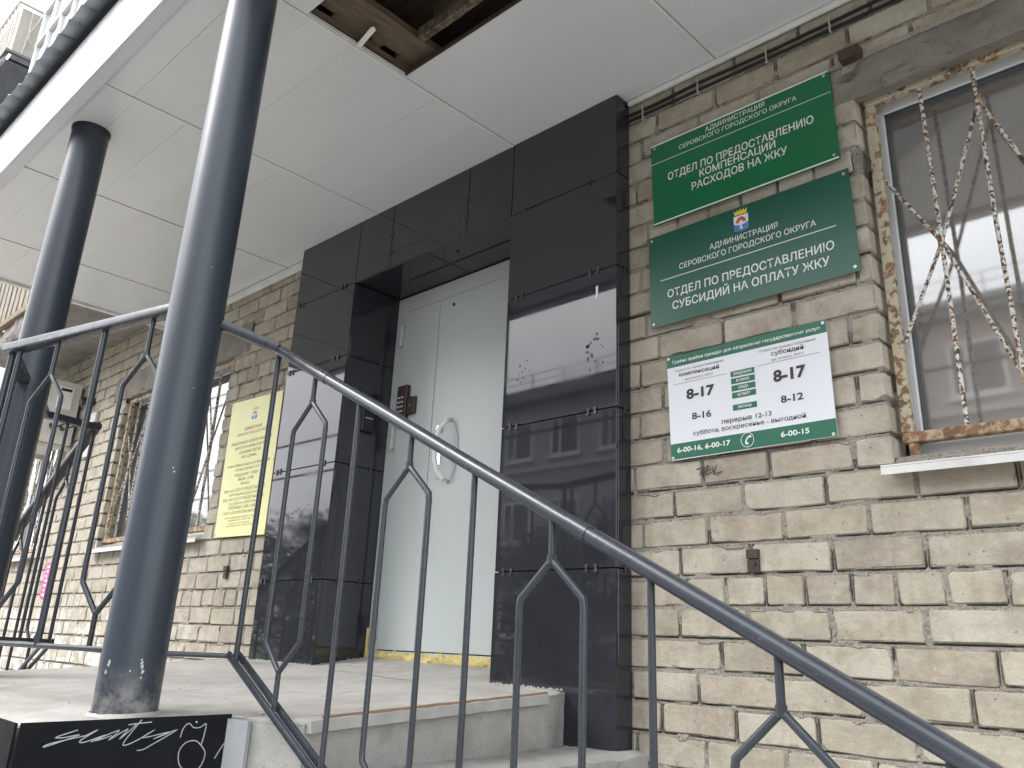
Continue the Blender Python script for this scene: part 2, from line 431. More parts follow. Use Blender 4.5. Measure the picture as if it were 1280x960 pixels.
# ------------------------------------------------------------------ mesh helpers
class MB:
    def __init__(s):
        s.v, s.f = [], []
    def add(s, vs, fs):
        o = len(s.v)
        s.v += [tuple(v) for v in vs]
        s.f += [tuple(i + o for i in f) for f in fs]
        return s
    def box(s, x0, x1, y0, y1, z0, z1, b=0.0):
        if b <= 0:
            vs = [(x, y, z) for z in (z0, z1) for y in (y0, y1) for x in (x0, x1)]
            return s.add(vs, [(0, 2, 3, 1), (4, 5, 7, 6), (0, 1, 5, 4), (2, 6, 7, 3), (0, 4, 6, 2), (1, 3, 7, 5)])
        # bevelled box: 24 verts
        X, Y, Z = (x0, x1), (y0, y1), (z0, z1)
        vs, idx = [], {}
        for i in (0, 1):
            for j in (0, 1):
                for k in (0, 1):
                    sx, sy, sz = (1, -1)[i], (1, -1)[j], (1, -1)[k]
                    for a in range(3):
                        p = [X[i] + (0 if a == 0 else b) * sx, Y[j] + (0 if a == 1 else b) * sy, Z[k] + (0 if a == 2 else b) * sz]
                        idx[(i, j, k, a)] = len(vs)
                        vs.append(p)
        f = []
        for a in range(3):
            o1, o2 = [q for q in range(3) if q != a]
            for e in (0, 1):
                ring = []
                for (u, v) in ((0, 0), (1, 0), (1, 1), (0, 1)):
                    c = [0, 0, 0]
                    c[a] = e; c[o1] = u; c[o2] = v
                    ring.append(idx[(*c, a)])
                f.append(tuple(ring))
        for a in range(3):   # edges along axis a
            o1, o2 = [q for q in range(3) if q != a]
            for u in (0, 1):
                for v in (0, 1):
                    c0 = [0, 0, 0]; c1 = [0, 0, 0]
                    c0[a] = 0; c1[a] = 1
                    for c in (c0, c1):
                        c[o1] = u; c[o2] = v
                    f.append((idx[(*c0, o1)], idx[(*c0, o2)], idx[(*c1, o2)], idx[(*c1, o1)]))
        for i in (0, 1):
            for j in (0, 1):
                for k in (0, 1):
                    f.append(tuple(idx[(i, j, k, a)] for a in range(3)))
        return s.add(vs, f)
    def prism(s, poly, d):
        """poly: list of 3-D points (planar), d: offset vector"""
        n = len(poly)
        d = Vector(d)
        vs = [Vector(p) for p in poly] + [Vector(p) + d for p in poly]
        fs = [tuple(range(n))[::-1], tuple(range(n, 2 * n))]
        fs += [(i, (i + 1) % n, n + (i + 1) % n, n + i) for i in range(n)]
        return s.add(vs, fs)
    def sweep(s, path, prof, upv=(0, 0, 1), cap=True):
        """prof: list of (side, up) offsets"""
        path = [Vector(p) for p in path]
        n, k = len(path), len(prof)
        upv = Vector(upv)
        vs = []
        for i, p in enumerate(path):
            if i == 0: t = (path[1] - p).normalized()
            elif i == n - 1: t = (p - path[-2]).normalized()
            else: t = ((path[i + 1] - p).normalized() + (p - path[i - 1]).normalized()).normalized()
            u0 = upv if abs(t.dot(upv)) < 0.95 else Vector((1, 0, 0))
            sd_ = t.cross(u0).normalized()
            u = sd_.cross(t).normalized()
            m = 1.0
            if 0 < i < n - 1:
                c = max(0.5, t.dot((path[i + 1] - p).normalized()))
                m = 1 / c
            for (a, b) in prof:
                vs.append(p + sd_ * a * m + u * b)
        fs = [(i * k + j, i * k + (j + 1) % k, (i + 1) * k + (j + 1) % k, (i + 1) * k + j) for i in range(n - 1) for j in range(k)]
        if cap:
            fs += [tuple(range(k))[::-1], tuple((n - 1) * k + j for j in range(k))]
        return s.add(vs, fs)
    def tube(s, path, r, k=8, upv=(0, 0, 1)):
        return s.sweep(path, [(r * math.cos(2 * math.pi * j / k), r * math.sin(2 * math.pi * j / k)) for j in range(k)], upv)
    def mesh(s, name, mat, smooth=False):
        me = bpy.data.meshes.new(name)
        me.from_pydata([tuple(v) for v in s.v], [], s.f)
        for m_ in (mat if isinstance(mat, (list, tuple)) else [mat]):
            me.materials.append(m_)
        import bmesh
        bm = bmesh.new()
        bm.from_mesh(me)
        bmesh.ops.recalc_face_normals(bm, faces=bm.faces)
        bm.to_mesh(me)
        bm.free()
        if smooth:
            me.shade_smooth()
            try: me.set_sharp_from_angle(angle=R(38))
            except Exception: pass
        me.update()
        return me
    def build(s, name, mat, parent=None, smooth=False, kind=None):
        """vertices are in world space; the object's origin goes to their centre"""
        lo = Vector([min(v[i] for v in s.v) for i in range(3)])
        hi = Vector([max(v[i] for v in s.v) for i in range(3)])
        c = (lo + hi) / 2
        s.v = [(v[0] - c[0], v[1] - c[1], v[2] - c[2]) for v in s.v]
        me = s.mesh(name, mat, smooth)
        return place(name, me, c, parent, kind=kind)

WORLD = {}
def wloc(o):
    return WORLD.get(o.name, Vector((0, 0, 0)))
def place(name, me, loc, parent=None, rot=None, scale=None, kind=None):
    o = bpy.data.objects.new(name, me)
    COL.objects.link(o)
    loc = Vector(loc)
    if parent is not None:
        o.parent = parent
        o.location = loc - wloc(parent)
    else:
        o.location = loc
    WORLD[o.name] = loc
    if rot: o.rotation_euler = rot
    if scale: o.scale = scale
    if kind: o['kind'] = kind
    return o
def thing(name, label, cat, loc=(0, 0, 0), group=None):
    o = bpy.data.objects.new(name, None)
    COL.objects.link(o)
    o.location = loc
    o.empty_display_size = 0.1
    WORLD[o.name] = Vector(loc)
    o['label'] = label
    o['category'] = cat
    if group: o['group'] = group
    return o
def tag(o, label, cat, group=None):
    o['label'] = label; o['category'] = cat
    if group: o['group'] = group
    return o
def struct(o):
    o['kind'] = 'structure'
    return o

_tc = {}
def text_mesh(body, bold):
    c = bpy.data.curves.new('t', 'FONT')
    c.body = body
    c.size = 1
    c.offset = bold
    c.resolution_u = 3
    o = bpy.data.objects.new('t', c)
    COL.objects.link(o)
    dg = bpy.context.evaluated_depsgraph_get()
    me = bpy.data.meshes.new_from_object(o.evaluated_get(dg))
    bpy.data.objects.remove(o)
    bpy.data.curves.remove(c)
    return me
def lettering(body, x0, x1, z, h, y, mat, parent, bold=0.012, zr=None, name='lettering'):
    """a printed line on a plate that faces -Y; x0..x1 its width, z baseline, h the height of a capital"""
    me = text_mesh(body, bold)
    xs = [v.co.x for v in me.vertices]
    a, b = min(xs), max(xs)
    zr = z if zr is None else zr
    sx = (x1 - x0) / (b - a)
    sz = h / 0.729
    for v in me.vertices:
        t = (v.co.x - a) / (b - a)
        v.co = Vector(((v.co.x - a) * sx, 0, v.co.y * sz + (zr - z) * t))
    me.materials.clear()
    me.materials.append(mat)
    return place(name, me, (x0, y, z), parent)

# ------------------------------------------------------------------ ground and platform (setting)
GZ = -1.6
g = MB(); g.add([(-400, -400, GZ - 0.012), (400, -400, GZ - 0.012), (400, 400, GZ - 0.012), (-400, 400, GZ - 0.012)], [(0, 1, 2, 3)])
struct(g.build('ground', MAT['grass']))
g = MB(); g.box(-60, 60, -5.6, 0.3, GZ - 0.10, GZ)
struct(g.build('pavement', MAT['paving']))
g = MB(); g.box(-200, 200, -13.0, -5.75, GZ - 0.2, GZ - 0.008)
struct(g.build('road', MAT['asphalt']))
g = MB(); g.box(-60, 60, -5.75, -5.6, GZ - 0.15, GZ + 0.02, 0.01)
struct(g.build('kerb', MAT['step']))

def floor_z(x, y):
    z = -0.129 - (x + 2.34) * 0.010
    if y > -0.09: z += (y + 0.09) * 0.14
    else: z += (y + 0.09) * 0.052
    return z
def xr(y):
    pts = [(0.3, -1.992), (-0.1, -1.990), (-0.14, -1.962), (-0.19, -1.938), (-0.28, -1.922), (-0.42, -1.915), (-1.185, -1.872), (-1.21, -1.955), (-1.256, -2.10), (-1.69, -2.25)]
    for (a, xa), (b, xb) in zip(pts, pts[1:]):
        if b <= y <= a: return xa + (xb - xa) * (y - a) / (b - a)
    return pts[-1][1]
def xl(y):
    return -4.26 + 0.26 * min(1, max(0, -y / 1.25))
landing = thing('landing', '', 'landing', (-3.0, -0.8, GZ)); del landing['label']; del landing['category']; landing['kind'] = 'structure'
ys = [0.26, 0.14, 0.02, 0.0] + [-0.06 * i for i in range(1, 20)] + [-1.185, -1.198, -1.21, -1.235, -1.256] + [-1.28 - 0.05 * i for i in range(8)] + [-1.69]
b = MB()
NX = 44
rows = []
for y in ys:
    a_, c_ = (xl(y), xr(y)) if y <= 0.0 else (-3.56, -2.3)
    row = []
    for i in range(NX + 1):
        t = i / NX
        x = a_ + (c_ - a_) * t
        z = floor_z(x, y) + 0.004 * noise.noise(Vector((x * 3, y * 3, 0))) + 0.003 * noise.noise(Vector((x * 14, y * 14, 3)))
        if i in (0, NX) or y == ys[-1]:
            z -= 0.008 + 0.004 * noise.noise(Vector((x * 9, y * 9, 7)))
        row.append((x, y, z))
    rows.append(row)
vs = [p for r_ in rows for p in r_]
W_ = NX + 1
fs = [(j * W_ + i, j * W_ + i + 1, (j + 1) * W_ + i + 1, (j + 1) * W_ + i) for j in range(len(ys) - 1) for i in range(NX)]
b.add(vs, fs)
b.build('landing_floor', MAT['floor'], landing, smooth=True)
# side walls of the platform
b = MB()
edge = [(xr(y) - 0.004, y) for y in ys if y <= 0.0] + [(xl(y) + 0.004, y) for y in reversed(ys) if y <= 0.0]
n = len(edge)
lev = [0.004, 0.02, 0.06, 0.12, 0.2, 0.4, 0.8, 1.5]
vs = []
for li, d in enumerate(lev):
    for (x, y) in edge:
        z = floor_z(x, y) - d if d < 1.5 else GZ
        q = 0.006 * noise.noise(Vector((x * 5, y * 5, z * 7))) + (0.004 * noise.noise(Vector((x * 20, y * 20, z * 20))) if li else 0)
        vs.append((x + q, y + q * 0.4, z))
fs = [(l * n + i, l * n + (i + 1) % n, (l + 1) * n + (i + 1) % n, (l + 1) * n + i) for l in range(len(lev) - 1) for i in range(n)]
b.add(vs, fs)
b.build('landing_wall', MAT['step'], landing, smooth=True)
# rounded pale cement nosing along the stair side, with the brown strip behind it
pth = [(xr(-y / 100) + 0.0, -y / 100, floor_z(xr(-y / 100), -y / 100) - 0.008 + 0.003 * noise.noise(Vector((y * 0.2, 0, 0)))) for y in range(26, 119, 4)]
b = MB(); b.sweep(pth, [(-0.015, 0.0115), (0.001, 0.0105), (0.006, 0.004), (0.007, -0.010), (0.004, -0.016), (-0.015, -0.016)])
b.build('nosing', MAT['nosing'], landing, smooth=True)
pth = [(xr(-y / 100) - 0.022, -y / 100, floor_z(xr(-y / 100), -y / 100) + 0.003 + 0.001 * noise.noise(Vector((y * 0.7, 0, 0)))) for y in range(22, 115, 5)]
b = MB(); b.sweep(pth, [(-0.004, 0.004), (0.005, 0.004), (0.005, -0.006), (-0.004, -0.006)])
b.build('edge_strip', MAT['brownline'], landing)

# hairline cracks and chips in the landing surface
def crack(pts, w_, seed):
    r = random.Random(seed)
    P = []
    for (a, c) in zip(pts, pts[1:]):
        for t in (0, 0.25, 0.5, 0.75):
            x = a[0] + (c[0] - a[0]) * t + r.uniform(-0.008, 0.008); y = a[1] + (c[1] - a[1]) * t + r.uniform(-0.008, 0.008)
            P.append((x, y))
    q = []
    L1, L2 = [], []
    for i, (x, y) in enumerate(P):
        ww_ = w_ * (0.3 + r.random()) * min(1, 0.3 + i / 3, 0.3 + (len(P) - 1 - i) / 3)
        z = floor_z(x, y) + 0.004 * noise.noise(Vector((x * 3, y * 3, 0))) + 0.003 * noise.noise(Vector((x * 14, y * 14, 3))) + 0.0012
        L1.append((x, y + ww_, z)); L2.append((x + ww_ * 0.4, y - ww_, z))
    n_ = len(P)
    return L1 + L2, [(i, i + 1, n_ + i + 1, n_ + i) for i in range(n_ - 1)]
b = MB()
for k_, (pts, w_) in enumerate([([(-1.98, -1.13), (-1.93, -1.05), (-1.90, -1.08)], 0.004), ([(-2.02, -1.02), (-1.99, -0.86), (-2.03, -0.72)], 0.003), ([(-2.9, -1.3), (-2.75, -1.1), (-2.8, -0.9), (-2.66, -0.78)], 0.003), ([(-2.3, -0.9), (-2.42, -0.62), (-2.38, -0.4)], 0.003), ([(-2.6, -1.55), (-2.48, -1.3)], 0.003), ([(-2.15, -1.52), (-2.06, -1.2), (-2.10, -1.12)], 0.004), ([(-3.3, -0.22), (-3.0, -0.2), (-2.7, -0.24), (-2.45, -0.21)], 0.004), ([(-3.5, -0.9), (-3.3, -0.6)], 0.003), ([(-2.62, -0.32), (-2.55, -0.28), (-2.58, -0.25)], 0.006)]):
    v_, f_ = crack(pts, w_, k_)
    b.add(v_, f_)
b.build('surface_cracks', MAT['darkgap'], landing, kind='stuff')

def flight(name, x0, first, sgn, ytop):
    root = thing(name, '', 'stairs', (x0 + sgn, -0.6, GZ)); del root['label']; del root['category']; root['kind'] = 'structure'
    x, z = x0, -0.31
    k = 0
    while z > GZ + 0.05:
        d = first if k == 0 else 0.32
        xe = x + sgn * d
        NXX, NYY = 8, 26
        top = []
        for j in range(NYY + 1):
            y = 0.0 + (ytop) * j / NYY
            for i in range(NXX + 1):
                xx = x + (xe - x) * i / NXX
                zz = z + 0.012 * (1 if k == 0 else 0) * (1 + y / 1.2) + 0.004 * noise.noise(Vector((xx * 9, y * 9, k)))
                if i == NXX: zz -= 0.014 + 0.012 * noise.noise(Vector((y * 11, 5, k)))
                if i == NXX: xx += sgn * 0.006 * noise.noise(Vector((y * 13, 2, k)))
                top.append((xx, y, zz))
        o = len(top)
        front = [(top[j * (NXX + 1) + NXX][0] + sgn * 0.008, top[j * (NXX + 1)][1], GZ) for j in range(NYY + 1)]
        side = [(top[NYY * (NXX + 1) + i][0], ytop, GZ) for i in range(NXX + 1)]
        fs = [(j * (NXX + 1) + i, j * (NXX + 1) + i + 1, (j + 1) * (NXX + 1) + i + 1, (j + 1) * (NXX + 1) + i) for j in range(NYY) for i in range(NXX)]
        fs += [(j * (NXX + 1) + NXX, (j + 1) * (NXX + 1) + NXX, o + j + 1, o + j) for j in range(NYY)]
        o2 = o + len(front)
        fs += [(NYY * (NXX + 1) + i, NYY * (NXX + 1) + i + 1, o2 + i + 1, o2 + i) for i in range(NXX)]
        b = MB(); b.add(top + front + side, fs)
        b.build('step', MAT['step'], root, smooth=True)
        x = xe
        z -= 0.165
        k += 1
    return root
flight('stair_flight', -1.935, 0.225, 1, -1.17)
flight('stair_flight', -4.20, 0.30, -1, -1.10)

# ------------------------------------------------------------------ the brick building
bld = thing('office_building', 'pale sand-lime brick building whose entrance, grilled windows and signs fill the photo', 'building', (-5, 3, GZ))
CZ, CP = 0.192, 0.0965
WINS = [(-0.851, 1.16, 0.552, 1.768), (-6.62, -4.955, 0.575, 1.715), (-9.65, -7.93, 0.575, 1.715)]     # x0,x1,z0,z1
DOOR = (-3.58, -2.28, -0.4, 1.84)
LINT = [(-0.928, 1.30, 1.768, 1.912), (-6.86, -4.735, 1.715, 1.915), (-9.9, -7.7, 1.715, 1.915)]
WX0, WX1, ZTOP = -14.0, 3.2, 2.30
# wall body behind the bricks (built round the openings)
b = MB()
BOP = [(w_[0] - 0.012, w_[1] + 0.012, w_[2], w_[3] + 0.02) for w_ in WINS] + [DOOR]
XS = sorted({WX0, WX1} | {v for w_ in BOP for v in w_[:2]})
for xa, xb in zip(XS, XS[1:]):
    xm = (xa + xb) / 2
    op = [w_ for w_ in BOP if w_[0] < xm < w_[1]]
    if not op:
        b.box(xa, xb, 0.03, 0.42, GZ, ZTOP)
    else:
        b.box(xa, xb, 0.03, 0.42, GZ, op[0][2]); b.box(xa, xb, 0.03, 0.42, op[0][3], ZTOP)
b.build('wall', MAT['mortar'], bld)
b = MB(); b.box(WX0, WX1, 0.0, 0.42, ZTOP + 0.002, 11.0)
b.build('upper_wall', MAT['plaster'], bld)

# brick layout
phase = {-5: -1.50, -4: -1.397, -3: -1.516, -2: -1.435, -1: -1.59, 1: -1.575, 2: -1.457, 3: -1.59, 4: -1.487, 5: -1.62, 6: -1.468, 7: -1.624, 8: -1.46, 9: -1.633, 10: -1.431, 11: -1.60, 12: -1.45, 13: -1.61, 15: -1.60, 16: -1.47, 17: -1.59, 18: -1.443, 19: -1.377, 20: -1.548}
phaseL = {20: -4.581, 19: -4.439, 18: -4.358, 17: -4.464, 16: -4.294, 15: -4.393, 13: -4.534}
HEAD = (0, 14, -14, 28)
bricks = []
rnd = random.Random(11)
kmin, kmax = int((GZ - CZ) / CP), 22
for k in range(kmin, kmax + 1):
    zc = CZ + CP * k
    for side in (0, 1):
        rngx = (-2.35, WX1) if side == 0 else (WX0, -3.5)
        if k in HEAD:
            P_, ph = 0.1325, (-1.28 if side == 0 else -4.584)
        else:
            P_ = 0.262
            ph = phase.get(k, -1.59 if k % 2 else -1.457) if side == 0 else phaseL.get(k, -4.45 if k % 2 else -4.58)
        j0 = math.floor((rngx[0] - ph) / P_)
        x = ph + j0 * P_
        joints = []
        while x < rngx[1] + P_:
            joints.append(x + rnd.uniform(-0.011, 0.011))
            x += P_
        for a_, c_ in zip(joints, joints[1:]):
            segs = [(a_ + 0.0065, c_ - 0.0065)]
            obs = [(o[0], o[1]) for o in WINS if o[2] - 0.03 < zc < o[3] - 0.0] + [(o[0], o[1]) for o in LINT if o[2] - 0.01 < zc < o[3] + 0.012] + ([(-3.58, -2.28)] if zc < 1.84 else []) + [(rngx[0] - 9, rngx[0]) if side == 0 else (rngx[1], rngx[1] + 9)]
            for (oa, oc) in obs:
                ns = []
                for (sa, sc_) in segs:
                    if oc <= sa or oa >= sc_: ns.append((sa, sc_))
                    else:
                        if oa - sa > 0.035: ns.append((sa, oa - 0.001))
                        if sc_ - oc > 0.035: ns.append((oc + 0.001, sc_))
                segs = ns
            for (sa, sc_) in segs:
                bricks.append((sa, sc_, zc, k))
# brick meshes: eight rounded, chipped shapes per class
def brick_mesh(L, H, seed):
    r = random.Random(seed)
    cuts = [0.0035 + r.random() * 0.004 + (0.014 * r.random() if r.random() < 0.16 else 0) for _ in range(4)]
    def ring(y, ins, jit):
        cx, cz = L / 2 - ins, H / 2 - ins
        pts = []
        for qi, (sx, sz) in enumerate(((-1, -1), (1, -1), (1, 1), (-1, 1))):
            cc = cuts[qi]
            q = [(sx * (cx - cc), sz * cz), (sx * cx, sz * (cz - cc * 0.8))]
            if sx * sz > 0: q.reverse()
            pts += q
            if qi == 0: pts.append((0.02 * L, -cz))
            if qi == 2: pts.append((-0.05 * L, cz))
        return [(x + r.uniform(-jit, jit), y + r.uniform(-jit, jit) * 0.5, z + r.uniform(-jit, jit)) for x, z in pts]
    A = ring(0.11, 0.0, 0.0); B = ring(0.0045, 0.0, 0.0024)
    st = random.Random(seed + 99)
    Cn = [(x * (1 - 0.006 / L), 0.0 + st.uniform(-0.0010, 0.0012), z * (1 - 0.007 / H)) for (x, y, z) in B]
    m = MB()
    nn = len(A)
    m.add(A + B + Cn, [(i, (i + 1) % nn, nn + (i + 1) % nn, nn + i) for i in range(nn)] + [(nn + i, nn + (i + 1) % nn, 2 * nn + (i + 1) % nn, 2 * nn + i) for i in range(nn)] + [tuple(range(2 * nn, 3 * nn))])
    return m
HB = 0.0825
classes = {0.25: [brick_mesh(0.25, HB, 10 + i) for i in range(8)], 0.12: [brick_mesh(0.12, HB, 40 + i) for i in range(6)], 0.06: [brick_mesh(0.06, HB, 70 + i) for i in range(3)]}
meshes = {L: [m_.mesh('brick', MAT['brick'], True) for m_ in lst] for L, lst in classes.items()}
def visible_key(q):
    xm = (q[0] + q[1]) / 2
    d = math.hypot(xm, 2.44)
    pen = 0 if (q[2] > -0.42 and q[2] < 2.2 and xm < 0.15) else 100
    if -4.1 < xm < -1.77: pen += 50
    return d + pen
bricks.sort(key=visible_key)
far = MB()
for i, (xa, xb, zc, k) in enumerate(bricks):
    L = xb - xa
    cls = 0.25 if L > 0.17 else (0.12 if L > 0.085 else 0.06)
    vi = rnd.randrange(len(classes[cls]))
    sx = L / cls
    yy = rnd.uniform(-0.0045, 0.0030)
    zz = zc + rnd.uniform(-0.0022, 0.0022) + 0.003 * noise.noise(Vector((xa * 1.3, k * 3.1, 0)))
    rz = rnd.uniform(-0.010, 0.010)
    if i < 300:
        o = place('brick', meshes[cls][vi], ((xa + xb) / 2, yy, zz), bld, rot=(rnd.uniform(-0.01, 0.01), rz, rnd.uniform(-0.006, 0.006)), scale=(sx, 1, 1))
    else:
        m_ = classes[cls][vi]
        far.add([(v[0] * sx + (xa + xb) / 2, v[1] + yy, v[2] + zz) for v in m_.v], m_.f)
far.build('brick_courses', MAT['brick'], bld, smooth=True, kind='stuff')

# mortar: a rough sheet between and slightly over the edges of the bricks, in the near stretch finely displaced
from bisect import bisect_left
rowsd = {}
for (xa, xb, zc, k) in bricks: rowsd.setdefault(k, []).append((xa, xb))
for k in rowsd: rowsd[k].sort()
def joint_info(x, z):
    """(inside depth, gap below a brick, gap beside a brick) for a point of the wall face"""
    k = round((z - CZ) / CP)
    zc = CZ + CP * k
    row = rowsd.get(k, [])
    i = bisect_left(row, (x, 99)) - 1
    dv = HB / 2 - abs(z - zc)              # positive inside the course height
    ins = -1; side_gap = 1
    for q in (i, i + 1):
        if 0 <= q < len(row):
            xa, xb = row[q]
            d = min(x - xa, xb - x)
            if d > -0.02:
                if d > ins: ins = d
                if d <= 0 and dv > -0.001: side_gap = min(side_gap, -d)
    below = 1
    if dv <= 0:
        up_ = (z < zc)                     # under this course's bricks
        if up_: below = -dv if ins > 0 else 1
    return min(ins, dv), below, side_gap
def mortar_sheet(x0, x1, z0, z1, st, amp, holes, fine=False):
    nx, nz = int((x1 - x0) / st), int((z1 - z0) / st)
    gk = max(1.0, st / 0.0043 * 0.95)
    vs, deep, dark = [], [], []
    for j in range(nz + 1):
        z = z0 + (z1 - z0) * j / nz
        for i in range(nx + 1):
            x = x0 + (x1 - x0) * i / nx
            dp = False
            if fine:
                ins, bel, sg = joint_info(x, z)
                if ins > 0.010:
                    vs.append((x, 0.012, z)); deep.append(True); dark.append(0.0); continue
                a = noise.noise(Vector((x * 60, z * 60, 1.3))) * 0.0042 + noise.noise(Vector((x * 150, z * 150, 4.0))) * 0.0040 + noise.noise(Vector((x * 9, z * 9, 9.0))) * 0.0025
                y = 0.0032 + a
                gn = noise.noise(Vector((x * 13, z * 13, 20.0)))
                sm = noise.noise(Vector((x * 17, z * 17, 31.0)))
                gap_shade = 0.0  # painted darkness of the gaps along brick edges
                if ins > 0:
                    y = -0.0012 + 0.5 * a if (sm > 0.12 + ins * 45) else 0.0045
                elif bel < 0.0046 * gk and gn > -0.22: y += 0.007 + 0.006 * gn; gap_shade = min(1.0, 0.55 + 2.2 * (gn + 0.22))
                elif sg < 0.0042 * gk and gn > -0.02: y += 0.006; gap_shade = min(1.0, 0.4 + 2.5 * (gn + 0.02))
                dark.append(gap_shade)
                deep.append(False)
            else:
                a = noise.noise(Vector((x * 38, z * 38, 1.3))) * 0.0045 + noise.noise(Vector((x * 95, z * 95, 4.0))) * 0.0035 + noise.noise(Vector((x * 9, z * 9, 9.0))) * 0.003
                y = 0.0055 + amp * a
                deep.append(False); dark.append(0.0)
            vs.append((x, y, z))
    fs = []
    for j in range(nz):
        zm = z0 + (z1 - z0) * (j + 0.5) / nz
        for i in range(nx):
            xm = x0 + (x1 - x0) * (i + 0.5) / nx
            q = (j * (nx + 1) + i, j * (nx + 1) + i + 1, (j + 1) * (nx + 1) + i + 1, (j + 1) * (nx + 1) + i)
            if fine and all(deep[t] for t in q): continue
            if any(h[0] < xm < h[1] and h[2] < zm < h[3] for h in holes): continue
            fs.append(q)
    used = sorted({t for f in fs for t in f})
    mp = {t: n_ for n_, t in enumerate(used)}
    m = MB(); m.add([vs[t] for t in used], [tuple(mp[t] for t in f) for f in fs])
    m.dark = [dark[t] for t in used]
    return m
H_ = [(w_[0] - 0.004, w_[1] + 0.004, w_[2], w_[3]) for w_ in WINS] + [DOOR]
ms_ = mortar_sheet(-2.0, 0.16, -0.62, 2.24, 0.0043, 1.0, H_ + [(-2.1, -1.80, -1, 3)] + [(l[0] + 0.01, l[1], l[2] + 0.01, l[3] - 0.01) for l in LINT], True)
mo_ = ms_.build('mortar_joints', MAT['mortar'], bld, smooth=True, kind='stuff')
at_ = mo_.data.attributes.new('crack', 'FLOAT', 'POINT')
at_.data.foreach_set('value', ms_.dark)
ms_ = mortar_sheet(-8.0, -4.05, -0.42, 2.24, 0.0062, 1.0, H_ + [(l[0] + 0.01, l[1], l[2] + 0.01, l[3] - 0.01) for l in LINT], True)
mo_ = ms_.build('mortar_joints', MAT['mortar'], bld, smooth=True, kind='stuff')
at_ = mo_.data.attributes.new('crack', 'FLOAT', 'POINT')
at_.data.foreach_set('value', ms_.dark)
mortar_sheet(-14, -8.0, -1.6, 2.28, 0.03, 0.8, H_).build('mortar_joints', MAT['mortar'], bld, smooth=True, kind='stuff')
mortar_sheet(-8.0, -3.6, -1.6, -0.42, 0.03, 0.8, H_).build('mortar_joints', MAT['mortar'], bld, smooth=True, kind='stuff')
mortar_sheet(0.16, 3.2, -1.6, 2.28, 0.03, 0.8, H_).build('mortar_joints', MAT['mortar'], bld, smooth=True, kind='stuff')
mortar_sheet(-2.0, 0.16, -1.6, -0.62, 0.03, 0.8, H_).build('mortar_joints', MAT['mortar'], bld, smooth=True, kind='stuff')

# lintels with broken concrete
def rough_block(x0, x1, y0, y1, z0, z1, st=0.02, amp=0.006):
    nx, nz = max(2, int((x1 - x0) / st)), max(2, int((z1 - z0) / st))
    vs, fs = [], []
    for j in range(nz + 1):
        z = z0 + (z1 - z0) * j / nz
        for i in range(nx + 1):
            x = x0 + (x1 - x0) * i / nx
            e = 0.008 if (i in (0, nx) or j in (0, nz)) else 0
            h = noise.noise(Vector((x * 16, z * 16, 2)))
            dig = max(0, noise.noise(Vector((x * 11, z * 26, 8))) - 0.33) * 0.09
            vs.append((x, y0 + e + amp * h + dig, z + (amp * noise.noise(Vector((x * 8, 3, z))) if j in (0, nz) else 0)))
    fs = [(j * (nx + 1) + i, j * (nx + 1) + i + 1, (j + 1) * (nx + 1) + i + 1, (j + 1) * (nx + 1) + i) for j in range(nz) for i in range(nx)]
    m = MB(); m.add(vs, fs)
    m.box(x0 + 0.002, x1 - 0.002, y0 + 0.03, y1, z0 + 0.003, z1 - 0.003)
    for (zz, jj) in ((z0, 0), (z1, nz)):   # close bottom and top towards the back
        o = len(m.v)
        row = [m.v[jj * (nx + 1) + i] for i in range(nx + 1)]
        m.add(row + [(p[0], y1, zz) for p in row], [(i, i + 1, nx + 2 + i, nx + 1 + i) for i in range(nx)])
    return m
for (x0, x1, z0, z1) in LINT:
    rough_block(x0, x1, -0.012, 0.036, z0, z1, 0.012 if x0 > -2 else 0.03).build('lintel', MAT['lintel'], bld, smooth=True)
# small mortar smear over the lintel's upper edge
b = MB()
b.sweep([(-0.93 + i * 0.06, -0.004 + 0.004 * noise.noise(Vector((i, 0, 0))), 1.916 + 0.006 * noise.noise(Vector((i * 0.7, 3, 0)))) for i in range(20)], [(-0.008, -0.008), (0.006, -0.01), (0.009, 0.006), (-0.006, 0.009)])
b.build('mortar_ridge', MAT['mortar'], bld, smooth=True)

